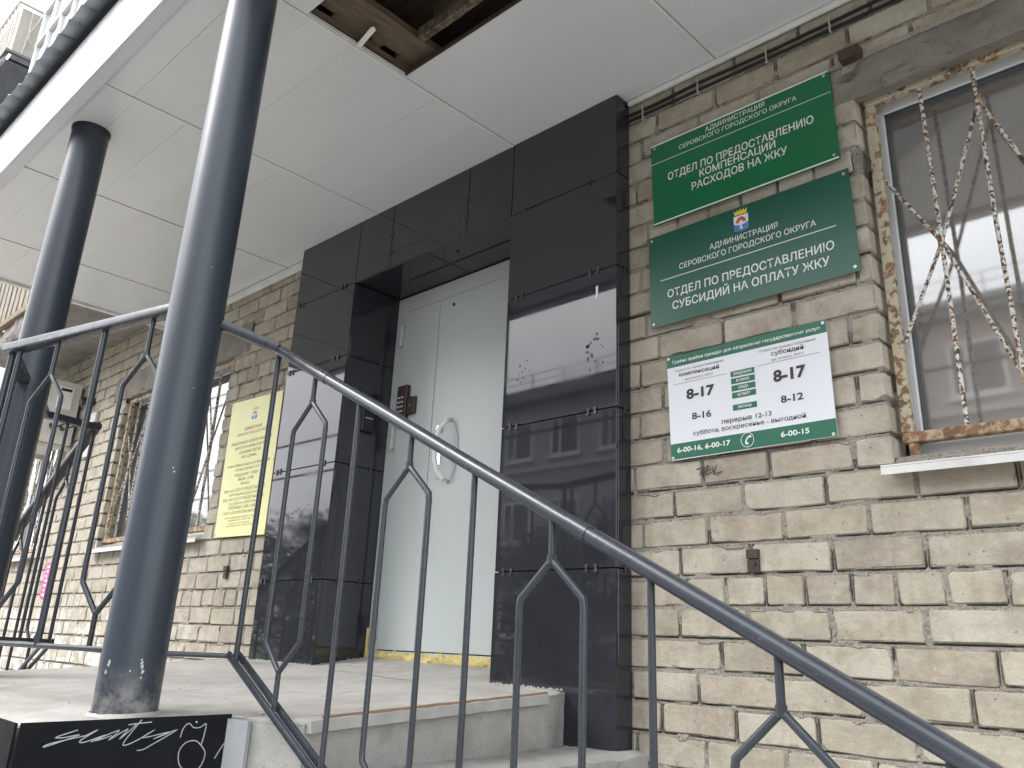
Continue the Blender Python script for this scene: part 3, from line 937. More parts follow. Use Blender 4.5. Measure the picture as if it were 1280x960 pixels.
# window recess linings, frames, panes, sills, room behind
def window(x0, x1, z0, z1, old, curtain):
    yf = 0.105
    fm = MAT['upvc'] if not old else MAT['oldwood']
    W = MB()
    fw = 0.045
    W.box(x0, x0 + fw, yf, yf + 0.06, z0 + fw, z1 - fw, 0.004)
    W.box(x1 - fw, x1, yf, yf + 0.06, z0 + fw, z1 - fw, 0.004)
    W.box(x0, x1, yf, yf + 0.06, z1 - fw, z1, 0.004)
    W.box(x0, x1, yf, yf + 0.06, z0, z0 + fw + 0.03, 0.004)
    cw = (x1 - x0)
    mull = [x0 + cw * 0.5] if not old else [x0 + cw * 0.30, x0 + cw * 0.62]
    for mx in mull:
        W.box(mx - 0.035, mx + 0.035, yf + 0.002, yf + 0.055, z0 + fw + 0.03, z1 - fw, 0.004)
    win = W.build('window', fm, bld, smooth=False)
    g_ = MB()
    for (a, c) in zip([x0 + fw] + mull, mull + [x1 - fw]):
        for q in (a + 0.0015, c - 0.0065):
            g_.box(q, q + 0.005, yf + 0.004, yf + 0.03, z0 + fw + 0.031, z1 - fw - 0.001)
        g_.box(a, c, yf + 0.004, yf + 0.03, z1 - fw - 0.006, z1 - fw - 0.001)
        g_.box(a, c, yf + 0.004, yf + 0.03, z1 - fw - 0.014, z1 - fw - 0.009)
    g_.build('gasket', MAT['gasket'], win)
    for (a, c) in zip([x0 + fw] + mull, mull + [x1 - fw]):
        p_ = MB(); p_.box(a + 0.002, c - 0.002, yf + 0.024, yf + 0.030, z0 + fw + 0.03, z1 - fw)
        p_.build('pane', MAT['glass'], win)
    if curtain:
        c_ = MB()
        nn = 90
        pts = [(x0 + 0.05 + (x1 - x0 - 0.1) * i / nn, 0.172 + 0.012 * math.sin(i * 1.15) + 0.01 * math.sin(i * 0.37)) for i in range(nn + 1)]
        vs = [(p[0], p[1], z0 + 0.03) for p in pts] + [(p[0], p[1], z1 - 0.03) for p in pts]
        c_.add(vs, [(i, i + 1, nn + 2 + i, nn + 1 + i) for i in range(nn)])
        c_.build('curtain', MAT[curtain], win, smooth=True)
    return win
w1 = window(-0.842, WINS[0][1] - 0.008, WINS[0][2] + 0.004, WINS[0][3] + 0.018, False, None)
w2 = window(*WINS[1], False, 'curtain')
w3 = window(*WINS[2], False, 'curtainw')
for (x0, x1, z0, z1), wn in zip(WINS, (w1, w2, w3)):
    zs = z0 - 0.03
    s_ = MB()
    s_.box(x0 - 0.018, x1 + 0.02, -0.062, 0.104, zs - 0.005, zs, 0.0)
    s_.box(x0 - 0.018, x1 + 0.02, -0.062, -0.058, zs - 0.027, zs - 0.006)
    s_.build('sill', MAT['sill'], wn)
    s_ = MB(); s_.box(x0 + 0.002, x1 - 0.002, 0.05, 0.104, zs + 0.001, z0 + 0.012)
    s_.build('sill_upstand', MAT['sill'], wn)
# the room behind the right-hand window
r_ = MB()
r_.box(-1.4, -1.36, 0.44, 1.5, -0.3, 2.4); r_.box(3.16, 3.2, 0.44, 1.5, -0.3, 2.4)
r_.box(-2.2, 3.2, 1.5, 1.54, -0.3, 2.4); r_.box(-2.2, 3.2, 0.44, 3.4, -0.34, -0.302)
r_.build('room_wall', MAT['room'], bld)
r_ = MB(); r_.box(-0.826, 3.15, 0.33, 0.34, 0.2, 1.634)
r_.build('inner_blind', MAT['room'], bld)
r_ = MB(); r_.box(-1.36, 3.16, 0.425, 1.495, 2.25, 2.3)
r_.build('room_ceiling', MAT['roomceil'], bld)
for (x0, x1, z0, z1) in WINS[1:]:
    r_ = MB(); r_.box(x0 - 0.3, x1 + 0.3, 0.8, 0.84, 0, 2.1)
    r_.build('room_wall', MAT['room'], bld)

# ------------------------------------------------------------------ window grilles
def grille(x0, x1, z0, z1, y, label, near, mirror=False):
    root = thing('window_grille', label, 'window grille', (x0, y, z0), 'rusting diamond-pattern grilles over the windows')
    fwid = 0.032
    b = MB(); b.box(x0, x0 + fwid, y - 0.016, y + 0.012, z0 + fwid, z1 - fwid, 0.003)
    b.build('frame_upright', MAT['peelcream'], root)
    b = MB(); b.box(x1 - fwid, x1, y - 0.016, y + 0.012, z0 + fwid, z1 - fwid, 0.003)
    b.build('frame_upright', MAT['peelcream'], root)
    b = MB(); b.box(x0, x1, y - 0.018, y + 0.014, z1 - fwid, z1, 0.003)
    b.build('frame_rail', MAT['peelcream'], root)
    b = MB(); b.box(x0, x1, y - 0.018, y + 0.014, z0, z0 + fwid, 0.003)
    b.build('frame_rail', MAT['peelrust'], root)
    H = z1 - z0
    zA, zB, zC = z0 + 0.512 * H, z0 + 0.878 * H, z0 + 0.124 * H
    zu, zd = z0 + 0.735 * H, z0 + 0.266 * H
    r = 0.0065
    npx = max(3, int(round((x1 - x0 - 0.16) / 0.1575)))
    xs = [x0 + 0.173 + 0.1575 * i for i in range(npx)]
    xs = [x for x in xs if x < x1 - fwid - 0.03]
    for i, x in enumerate(xs):
        b = MB(); b.tube([(x, y, z1 - fwid), (x + 0.003, y - 0.002, zA), (x, y, z0 + fwid)] if i % 2 == 0 else [(x, y, z1 - fwid), (x - 0.004, y - 0.002, zA), (x, y, zC)], r, 8)
        b.build('bar', MAT['peelwhite'], root, smooth=True)
    # diagonals: even bars carry the middle node, odd bars the top and bottom nodes
    dg_ = [((x0 + fwid, zu), (xs[0], zA)), ((x0 + fwid, zd), (xs[0], zA))]
    for i in range(1, len(xs), 2):
        dg_ += [((xs[i - 1], zA), (xs[i], zB)), ((xs[i - 1], zA), (xs[i], zC))]
        if i + 1 < len(xs):
            dg_ += [((xs[i], zB), (xs[i + 1], zA)), ((xs[i], zC), (xs[i + 1], zA))]
    for k, ((xa, za), (xb, zb)) in enumerate(dg_):
        b = MB(); b.tube([(xa, y + 0.010, za), ((xa + xb) / 2, y + 0.011, (za + zb) / 2), (xb, y + 0.010, zb)], r * 0.92, 8)
        b.build('diagonal_bar', MAT['peelwhite'], root, smooth=True)
    for i, x in enumerate(xs):
        for zz in ([zA] if i % 2 == 0 else [zB, zC]):
            b = MB(); b.tube([(x - 0.001, y + 0.004, zz - 0.016), (x, y + 0.003, zz - 0.006), (x, y + 0.003, zz + 0.008), (x + 0.001, y + 0.004, zz + 0.017)], 0.0098, 8)
            b.build('weld', MAT['peelrust'], root, smooth=True)
    # lugs that hold it in the jamb
    for zz in (z0 + 0.14 * H, z0 + 0.73 * H):
        b = MB(); b.box(x0 - 0.012, x0 - 0.001, y - 0.008, y + 0.02, zz, zz + 0.05, 0.002)
        b.build('lug', MAT['rust'], root)
    return root
grille(-0.838, 1.15, 0.600, 1.786, 0.060, 'large peeling white and rust window grille right of the green signs', True)
grille(-6.61, -4.965, 0.60, 1.712, 0.05, 'window grille behind the near column, left of the yellow sign', False)
grille(-9.64, -7.94, 0.60, 1.712, 0.05, 'farthest window grille, seen under the air conditioner', False)
# rusty anchor stub under the right grille
b = MB(); b.tube([(-0.81, 0.055, 0.598), (-0.81, 0.055, 0.535)], 0.014, 10)
b.build('anchor_stub', MAT['peelrust'], bld, smooth=True)

# ------------------------------------------------------------------ door surround
sur = thing('door_surround', 'dark polished tile portal framing the grey-green entrance door', 'door surround', (-2.93, -0.045, -0.12))
YF = -0.09
HZ = [0.268, 0.836, 1.402, 1.812, 2.19]
def tile_box(x0, x1, z0, z1, y=YF, t=0.010, poly=None):
    m = MB(); g_ = 0.0022
    m.box(x0 + g_, x1 - g_, y, y + t, z0 + g_, z1 - g_, 0.0012)
    m.build('cladding_tile', MAT['tile'], sur)
def pillar(x0, x1, zb):
    zz = [zb] + HZ
    for a, c in zip(zz, zz[1:]):
        if a < 0 and x0 > -3:     # the lowest right tile is notched round the platform
            m = MB()
            pts = [(x0 + 0.002, -0.128), (-1.995, -0.143), (-1.995, -0.309), (x1 - 0.002, -0.314), (x1 - 0.002, c - 0.002), (x0 + 0.002, c - 0.002)]
            m.prism([(p[0], YF, p[1]) for p in pts], (0, 0.010, 0)); m.build('cladding_tile', MAT['tile'], sur)
        elif c == HZ[-1]:
            tile_box(x0, x1, a, c)
        else:
            tile_box(x0, x1, a, c)
pillar(-2.352, -1.767, -0.13)
pillar(-4.088, -3.513, -0.118)
for (a, c) in ((-3.513, -3.221), (-3.221, -2.645), (-2.645, -2.352)):
    tile_box(a, c, 1.812, 2.19)
# side faces
def side_tile(x, y0, y1, z0, z1, t):
    m = MB(); m.box(x, x + t, y0 + 0.0105, y1, z0 + 0.0022, z1 - 0.0022, 0.0012)
    m.build('cladding_tile', MAT['tile'], sur)
for a, c in zip([-0.31] + HZ, HZ):
    side_tile(-1.7775, YF, -0.004, a, c, 0.0095)
for a, c in zip([-0.118] + HZ, HZ):
    side_tile(-4.0875, YF, -0.004, a, c, 0.0095)
for a, c in zip([-0.112, 0.268, 0.836, 1.402], [0.268, 0.836, 1.402, 1.806]):
    side_tile(-3.523, YF, 0.215, a, c, 0.0095)
    side_tile(-2.352, YF, 0.215, a, c, 0.0095)
for a, c in ((-3.512, -2.934), (-2.934, -2.354)):
    m = MB(); m.box(a + 0.002, c - 0.002, YF + 0.0105, 0.215, 1.8125, 1.822, 0.0012)
    m.build('cladding_tile', MAT['tile'], sur)
# dark carcass behind the joints
m = MB()
m.box(-2.34, -1.78, YF + 0.0115, -0.006, 0.0, 2.165); m.box(-4.075, -3.525, YF + 0.0115, -0.006, -0.10, 2.165)
m.box(-3.525, -2.34, YF + 0.0115, -0.006, 1.825, 2.165)
m.box(-3.56, -3.524, -0.004, 0.30, -0.10, 1.85); m.box(-2.341, -2.30, -0.004, 0.30, -0.10, 1.85)
m.box(-3.56, -2.30, -0.004, 0.30, 1.826, 1.86)
m.box(-1.985, -1.78, YF + 0.0115, -0.006, -0.30, 0.0)
m.build('backing', MAT['darkgap'], sur)
# pale bead under the lintel edge
m = MB(); m.box(-3.51, -2.354, YF - 0.0015, YF + 0.001, 1.8085, 1.8125)
m.build('edge_bead', MAT['clip'], sur)
# clips
cm = MB()
cm.box(-0.0045, 0.0045, -0.003, 0.004, -0.016, 0.016, 0.001)
cm.box(-0.0075, 0.0075, -0.0045, 0.0, 0.006, 0.011)
cm.box(-0.0075, 0.0075, -0.0045, 0.0, -0.011, -0.006)
clip_me = cm.mesh('tile_clip', MAT['clip'])
for z in HZ[:-1]:
    for xs_ in ((-2.30, -2.265, -1.90, -1.862), (-4.05, -4.018, -3.63, -3.597)):
        for x in xs_:
            if z == 1.812 and x > -3: 
                if x in (-2.30, -1.862): continue
            place('tile_clip', clip_me, (x + rnd.uniform(-0.006, 0.006), YF - 0.001, z + rnd.uniform(-0.002, 0.002)), sur, rot=(0, rnd.uniform(-0.15, 0.15), 0))
for z in HZ[:3]:
    for y in (0.0, 0.13):
        place('tile_clip', clip_me, (-3.512, y, z), sur, rot=(0, 0, R(90)))
    place('tile_clip', clip_me, (-1.767, -0.04, z), sur, rot=(0, 0, R(90)))
for z in (2.0, 1.9):
    place('tile_clip', clip_me, (-3.221, YF - 0.001, z), sur, rot=(0, R(90), 0))
    place('tile_clip', clip_me, (-2.645, YF - 0.001, z), sur, rot=(0, R(90), 0))
# torn sticker remnants, glue marks
def patch(cx, cz, sz, seed, mat, name, parent, y, n_=11, asp=1.0):
    r = random.Random(seed)
    for _ in range(n_):
        x = cx + r.gauss(0, sz * 0.35) * asp; z = cz + r.gauss(0, sz * 0.45)
        s_ = sz * r.uniform(0.03, 0.10)
        pts = [(x + s_ * r.uniform(0.5, 1.2) * math.cos(a * 1.05), y, z + s_ * r.uniform(0.5, 1.4) * math.sin(a * 1.05)) for a in range(6)]
        yield pts
m = MB()
for (cx, cz, sz, sd_, n_) in ((-1.88, 1.075, 0.08, 3, 20), (-2.245, 1.06, 0.06, 5, 9), (-2.247, 1.03, 0.035, 15, 6)):
    for pts in patch(cx, cz, sz, sd_, None, '', None, YF - 0.0008, n_):
        m.prism(pts, (0, 0.0006, 0))
m.build('glue_mark', MAT['chip'], sur)
m = MB(); m.prism([(-1.868, YF - 0.001, 1.335), (-1.857, YF - 0.001, 1.337), (-1.858, YF - 0.001, 1.30), (-1.862, YF - 0.001, 1.283), (-1.869, YF - 0.001, 1.284), (-1.867, YF - 0.001, 1.31)], (0, 0.0008, 0))
m.build('paper_scrap', MAT['signwhite'], sur)
# mortar crumbs at the foot
m = MB()
r = random.Random(4)
def crumb(m, x, y, z, s_):
    vs = [(x + s_ * r.uniform(0.5, 1) * dx, y + s_ * r.uniform(0.5, 1) * dy, z + s_ * 0.6 * r.uniform(0.5, 1) * dz) for dx, dy, dz in ((1, 0, 0), (-1, 0, 0), (0, 1, 0), (0, -1, 0), (0, 0, 1), (0, 0, -1))]
    m.add(vs, [(0, 2, 4), (2, 1, 4), (1, 3, 4), (3, 0, 4), (2, 0, 5), (1, 2, 5), (3, 1, 5), (0, 3, 5)])
for _ in range(130):
    t_ = r.random()
    if r.random() < 0.4: x, y = -4.09 + 0.58 * t_, YF - 0.006
    elif r.random() < 0.5: x, y = -2.35 + 0.36 * t_, YF - 0.006
    elif r.random() < 0.5: x, y = -3.50, YF + 0.3 * t_
    else:
        x, y = -1.98 + 0.22 * t_, YF - 0.006
        crumb(m, x, y, -0.305, r.uniform(0.004, 0.012)); continue
    crumb(m, x, y, floor_z(x, y) + 0.001, r.uniform(0.004, 0.013))
for _ in range(70):
    x, y = r.uniform(-3.9, -2.0), r.uniform(-1.6, -0.1)
    crumb(m, x, y, floor_z(x, y) + 0.003, r.uniform(0.0015, 0.005))
m.build('mortar_crumbs', MAT['nosing'], sur, kind='stuff')

# ------------------------------------------------------------------ entrance door
dr = thing('entrance_door', 'grey-green steel double door with a bowed white pull handle', 'door', (-2.93, 0.23, -0.09))
YD = 0.215
m = MB()
m.box(-3.512, -3.436, YD, YD + 0.05, -0.085, 1.806, 0.002)
m.box(-2.43, -2.354, YD, YD + 0.05, -0.085, 1.806, 0.002)
m.box(-3.436, -2.43, YD, YD + 0.05, 1.716, 1.806, 0.002)
m.box(-3.436, -2.43, YD, YD + 0.05, -0.085, -0.042, 0.002)
m.build('door_frame', MAT['door'], dr)
m = MB(); m.box(-3.433, -3.1515, YD - 0.006, YD + 0.04, -0.038, 1.712, 0.0025)
m.build('door_leaf', MAT['door'], dr)
m = MB(); m.box(-3.1465, -2.433, YD - 0.006, YD + 0.04, -0.038, 1.712, 0.0025)
leaf = m.build('door_leaf', MAT['door'], dr)
leaf['label'] = 'wide right leaf with the pull handle'
m = MB(); m.box(-3.436, -2.43, YD + 0.025, YD + 0.05, -0.042, 1.716)
m.build('rebate', MAT['darkgap'], dr)
yd = YD - 0.006
m = MB()
hp = [(-2.995, yd - 0.0, 1.035), (-3.0, yd - 0.03, 1.03), (-3.022, yd - 0.055, 0.985), (-3.034, yd - 0.062, 0.93), (-3.034, yd - 0.062, 0.84), (-3.022, yd - 0.055, 0.785), (-3.0, yd - 0.03, 0.74), (-2.995, yd, 0.732)]
m.sweep(hp, [(0.013 * math.cos(a * math.pi / 4), 0.010 * math.sin(a * math.pi / 4)) for a in range(8)], (0, 1, 0))
m.build('pull_handle', MAT['white'], dr, smooth=True)
m = MB()
hq = [(-2.985, yd, 1.035), (-2.962, yd - 0.004, 1.0), (-2.942, yd - 0.004, 0.94), (-2.938, yd - 0.004, 0.85), (-2.952, yd - 0.004, 0.785), (-2.985, yd, 0.732)]
m.sweep(hq, [(0.0045, 0.0), (0.0, 0.003), (-0.0045, 0.0), (0.0, -0.003)], (0, 1, 0))
m.build('handle_back_arc', MAT['door'], dr, smooth=True)  # thin raised arc in door paint, beside the pull handle
m = MB(); m.box(-3.099, -3.058, yd - 0.006, yd, 0.818, 0.892, 0.002)
m.build('lock_plate', MAT['chrome'], dr)
m = MB(); m.box(-3.095, -3.060, yd - 0.010, yd, 0.982, 1.022, 0.002); m.tube([(-3.078, yd - 0.02, 1.0), (-3.078, yd, 1.0)], 0.009, 12)
m.build('latch', MAT['chrome'], dr)
m = MB(); m.box(-3.092, -3.058, yd - 0.004, yd, 0.752, 0.80, 0.002)
pl = m.build('keyhole_plate', MAT['door'], dr)
m = MB(); m.box(-3.083, -3.067, yd - 0.0055, yd - 0.0035, 0.782, 0.789)
m.build('keyhole', MAT['black'], pl)
m = MB(); m.tube([(-3.0378, yd - 0.006, 1.66), (-3.0378, yd, 1.66)], 0.0085, 16)
m.build('peephole', MAT['black'], dr)
for zh in (1.57, 1.0, 0.07):
    m = MB(); m.tube([(-3.444, yd - 0.012, zh - 0.055), (-3.444, yd - 0.012, zh + 0.002)], 0.0085, 12); m.tube([(-3.444, yd - 0.012, zh + 0.005), (-3.444, yd - 0.012, zh + 0.06)], 0.0085, 12)
    m.box(-3.452, -3.434, yd - 0.008, yd, zh - 0.05, zh + 0.05)
    m.build('hinge', MAT['door'], dr, smooth=True)
# foam under the threshold
m = MB()
nx, nk = 150, 8
for i in range(nx):
    pass
vs, fs = [], []
for i in range(nx + 1):
    x = -3.50 + (1.15) * i / nx
    for k in range(nk + 1):
        a = math.pi * k / nk
        rr_ = 0.019 + 0.010 * noise.noise(Vector((x * 22, k * 0.5, 0))) + 0.007 * noise.noise(Vector((x * 70, k, 5)))
        vs.append((x, YD - 0.004 - rr_ * math.sin(a) * 1.0, -0.077 + rr_ * 1.4 * -math.cos(a) + 0.003))
fs = [(i * (nk + 1) + k, (i + 1) * (nk + 1) + k, (i + 1) * (nk + 1) + k + 1, i * (nk + 1) + k + 1) for i in range(nx) for k in range(nk)]
m.add(vs, fs)
for zz in range(9):   # foam squeezed up the left corner
    pass
m.build('foam_strip', MAT['foam'], dr, smooth=True)
m = MB()
m.sweep([(-3.508 + 0.004 * noise.noise(Vector((0, i, 0))), YD - 0.006, -0.09 + i * 0.03) for i in range(6)], [(0.009, 0), (0, 0.009), (-0.009, 0), (0, -0.009)], (0, 1, 0))
m.build('foam_bead', MAT['foam'], dr, smooth=True)

kp = thing('code_lock', 'dark brown push-button code lock on the narrow left door leaf', 'code lock', (-3.36, YD - 0.01, 1.1))
m = MB(); m.box(-3.413, -3.335, yd - 0.030, yd - 0.001, 1.060, 1.275, 0.004); m.build('lock_body', MAT['brownbox'], kp)
m = MB(); m.box(-3.334, -3.275, yd - 0.022, yd - 0.001, 1.112, 1.205, 0.004); m.build('bolt_housing', MAT['brownbox'], kp)
for i in range(6):
    for j in (0, 1):
        m = MB(); m.box(-3.402 + j * 0.028, -3.382 + j * 0.028, yd - 0.034, yd - 0.029, 1.078 + i * 0.025, 1.087 + i * 0.025, 0.001); m.build('key_button', MAT['key'], kp)
m = MB(); m.tube([(-3.305, yd - 0.026, 1.158), (-3.305, yd - 0.02, 1.158)], 0.004, 10); m.build('bolt_screw', MAT['screw'], kp)
# dark doorbell box on the left reveal
bb = thing('doorbell_box', 'small black box on the dark left reveal beside the door', 'intercom box', (-3.51, 0.08, 1.05))
m = MB(); m.box(-3.512, -3.485, 0.03, 0.11, 1.02, 1.15, 0.004); m.build('casing', MAT['black'], bb)
m = MB(); m.box(-3.4865, -3.483, 0.045, 0.095, 1.085, 1.092); m.build('slot', MAT['screw'], bb)

# ------------------------------------------------------------------ canopy
CZc = 2.178
KC = 1.0107
ky = lambda y: -2.44 + (y + 2.44) * KC if y < -0.03 else y
can = thing('entrance_canopy', 'white panelled entrance canopy with an open hole showing old timber', 'canopy', (-3.4, -0.8, CZc))
XJ = [-6.0, -5.33, -4.33, -3.33, -2.33, -1.33, -0.33, 0.67, 1.4]
seamsets = {3: [-1.565, -1.44, -1.20, -0.96, -0.72, -0.48, -0.24, -0.012], 4: [-1.565, -1.445, -1.215, -0.757, -0.517, -0.282, -0.012]}
default_seams = [-1.565, -1.41, -1.17, -0.935, -0.69, -0.45, -0.21, -0.012]
BZ = MB()
for ci, (xa, xb) in enumerate(zip(XJ, XJ[1:])):
    if abs(xa + 3.33) < 1e-6: seams = [-1.565, -1.435, -1.205, -1.015, -0.82, -0.58, -0.34, -0.012]
    elif abs(xa + 2.33) < 1e-6: seams = [-1.565, -1.46, -1.222, -0.757, -0.517, -0.282, -0.012]
    elif abs(xa + 4.33) < 1e-6: seams = [-1.565, -1.415, -1.19, -0.953, -0.70, -0.46, -0.22, -0.012]
    else: seams = [s_ + 0.02 * (ci % 3 - 1) if s_ not in (-1.565, -0.012) else s_ for s_ in default_seams]
    for ya, yb in zip(seams, seams[1:]):
        if abs(xa + 2.33) < 1e-6 and abs(ya + 1.222) < 1e-6: continue       # the missing boards
        dz = rnd.uniform(-0.0008, 0.0008)
        gx = 0.0018
        m = MB(); m.box(xa * KC + gx, xb * KC - gx, ky(ya) + 0.0003, ky(yb) - 0.0003, CZc + dz, CZc + 0.008 + dz, 0.0005)
        o = m.build('ceiling_board', MAT['ceiling'], can)
        o.rotation_euler = (rnd.uniform(-0.0025, 0.0025), rnd.uniform(-0.0015, 0.0015), 0)
# joint strips in the ceiling
for xj in XJ[1:-1]:
    m = MB(); m.box(xj * KC - 0.012, xj * KC - 0.002, -1.55, -0.016, CZc - 0.0035, CZc - 0.0012)
    m.build('joint_strip', MAT['trim'], can)
# edging of the hole
m = MB()
m.box(-2.326 * KC, -2.320 * KC, ky(-1.222), ky(-0.757), CZc - 0.004, CZc + 0.011); m.build('hole_edging', MAT['trim'], can)
m = MB(); m.box(-2.319 * KC, -1.337 * KC, ky(-0.765), ky(-0.760), CZc - 0.003, CZc + 0.014); m.build('hole_edging', MAT['rust'], can)
# trims against the wall and at the left end
m = MB(); m.box(-6.05, -4.095, -0.022, -0.004, 2.122, CZc - 0.005, 0.002); m.build('wall_trim', MAT['trim'], can)
m = MB(); m.box(-1.76, 1.4, -0.026, -0.010, 2.154, CZc - 0.004, 0.002)
m.build('wall_trim', MAT['trim'], can)
m = MB(); m.box(-6.10, -6.067, -1.60, -0.01, CZc - 0.018, CZc + 0.03, 0.002); m.build('end_trim', MAT['trim'], can)
# fascia: sloping front board, soffit strip
m = MB(); m.prism([(-6.10, -1.604, 2.147), (-6.10, -1.615, 2.147), (-6.10, -1.612, 2.475), (-6.10, -1.600, 2.475)], (3.58, 0, 0)); m.build('fascia_board', MAT['fascia'], can)
m = MB(); m.prism([(-2.516, -1.604, 2.147), (-2.516, -1.615, 2.147), (-2.516, -1.612, 2.475), (-2.516, -1.600, 2.475)], (3.916, 0, 0)); m.build('fascia_board', MAT['fascia'], can)
m = MB(); m.box(-6.10, 1.4, -1.603, -1.556, 2.148, 2.174, 0.001); m.build('fascia_soffit', MAT['fascia'], can)
m = MB(); m.box(-6.095, -6.07, -1.60, -0.01, CZc + 0.03, 2.48); m.build('end_board', MAT['fascia'], can)
# dark gutter strip under the roof sheet
m = MB(); m.box(-6.05, 1.4, -1.634, -1.600, 2.476, 2.492); m.build('drip_strip', MAT['darkgap'], can)
# corrugated roof sheets
def wave_sheet(x0, x1, y0, y1, z0, z1, amp, pitch, tilt=0.0):
    vs, fs = [], []
    nx = int((x1 - x0) / pitch * 10)
    for i in range(nx + 1):
        x = x0 + (x1 - x0) * i / nx
        ph = ((x / pitch) % 1.0)
        h = amp * (math.cos(2 * math.pi * ph) ** 3 if math.cos(2 * math.pi * ph) > 0 else 0.35 * math.cos(2 * math.pi * ph))
        e = 0.010 * noise.noise(Vector((x * 3, 0, 4)))
        vs += [(x, y0 + e, z0 + h + tilt * (x - x0)), (x, (y0 + y1) / 2, (z0 + z1) / 2 + h), (x, y1, z1 + h)]
    for i in range(nx):
        for j in (0, 1):
            fs.append((i * 3 + j, (i + 1) * 3 + j, (i + 1) * 3 + j + 1, i * 3 + j + 1))
    m = MB(); m.add(vs, fs)
    # give it thickness
    n0 = len(m.v)
    m.add([(v[0], v[1], v[2] + 0.0015) for v in m.v[:n0]], fs)
    m.f += [(i * 3, (i + 1) * 3, n0 + (i + 1) * 3, n0 + i * 3) for i in range(nx)]
    return m
for (xa, xb, dz) in ((-6.15, -4.9, 0), (-4.95, -3.68, 0.003), (-3.74, -2.4, 0.006), (-2.46, 1.5, 0.0)):
    wave_sheet(xa, xb, -1.690, -0.05, 2.505 + dz, 2.80 + dz, 0.020, 0.137).build('roof_sheet', MAT['roofsheet'], can, smooth=True)
# timber inside the hole
def plank(x0, x1, y0, y1, z0, z1, mat, seed=0, name='plank'):
    m = MB()
    nn = 14
    longy = (y1 - y0) > (x1 - x0)
    vs = []
    for i in range(nn + 1):
        t = i / nn
        for (a, c) in ((0, 0), (1, 0), (1, 1), (0, 1)):
            if longy: x = (x0, x1)[a]; y = y0 + (y1 - y0) * t
            else: x = x0 + (x1 - x0) * t; y = (y0, y1)[a]
            z = (z0, z1)[c]
            j = 0.006 * noise.noise(Vector((x * 6 + seed, y * 6, z * 3)))
            vs.append((x + (j if longy else 0), y + (0 if longy else j), z + j * 0.3))
    fs = [(i * 4 + k, i * 4 + (k + 1) % 4, (i + 1) * 4 + (k + 1) % 4, (i + 1) * 4 + k) for i in range(nn) for k in range(4)] + [(0, 3, 2, 1), (nn * 4, nn * 4 + 1, nn * 4 + 2, nn * 4 + 3)]
    m.add(vs, fs)
    m.build(name, mat, can)
plank(-2.328, -2.19, -1.50, -0.66, 2.235, 2.265, MAT['wood'], 1)
plank(-2.43, -2.352, -1.50, -0.60, 2.205, 2.23, MAT['wood'], 5)
for (a, c) in ((-1.11, -0.97), (-0.93, -0.88), (-0.80, -0.70)):
    plank(-2.352, -2.315, a, c, 2.232, 2.255, MAT['wood'], 8)
plank(-2.168, -1.30, -1.22, -1.10, 2.28, 2.31, MAT['wood'], 3)
plank(-2.08, -1.30, -1.09, -0.90, 2.30, 2.33, MAT['wooddark'], 4)
plank(-2.16, -1.25, -0.838, -0.808, 2.205, 2.25, MAT['bark'], 9, 'batten')
plank(-2.12, -1.25, -0.805, -0.768, 2.30, 2.36, MAT['wooddark'], 2, 'batten')
for y in (-1.5, -1.0, -0.45, -0.1):
    plank(-5.98, 1.35, y - 0.03, y + 0.03, 2.37, 2.46, MAT['wooddark'], 6, 'rafter')
m = MB(); m.box(-5.98, 1.38, -1.58, -0.02, 2.462, 2.472); m.build('roof_deck', MAT['wooddark'], can)
m = MB(); m.prism([(-2.352, -0.99, 2.172), (-2.342, -0.97, 2.172), (-2.245, -0.975, 2.198), (-2.238, -0.99, 2.20), (-2.249, -0.997, 2.198)], (0, 0, 0.0015)); m.build('hanging_strip', MAT['trim'], can)
m = MB(); m.prism([(-2.05, -0.99, 2.296), (-2.01, -0.985, 2.297), (-1.975, -1.005, 2.297), (-2.02, -1.003, 2.296)], (0, 0, 0.001)); m.build('foil_scrap', MAT['signwhite'], can)

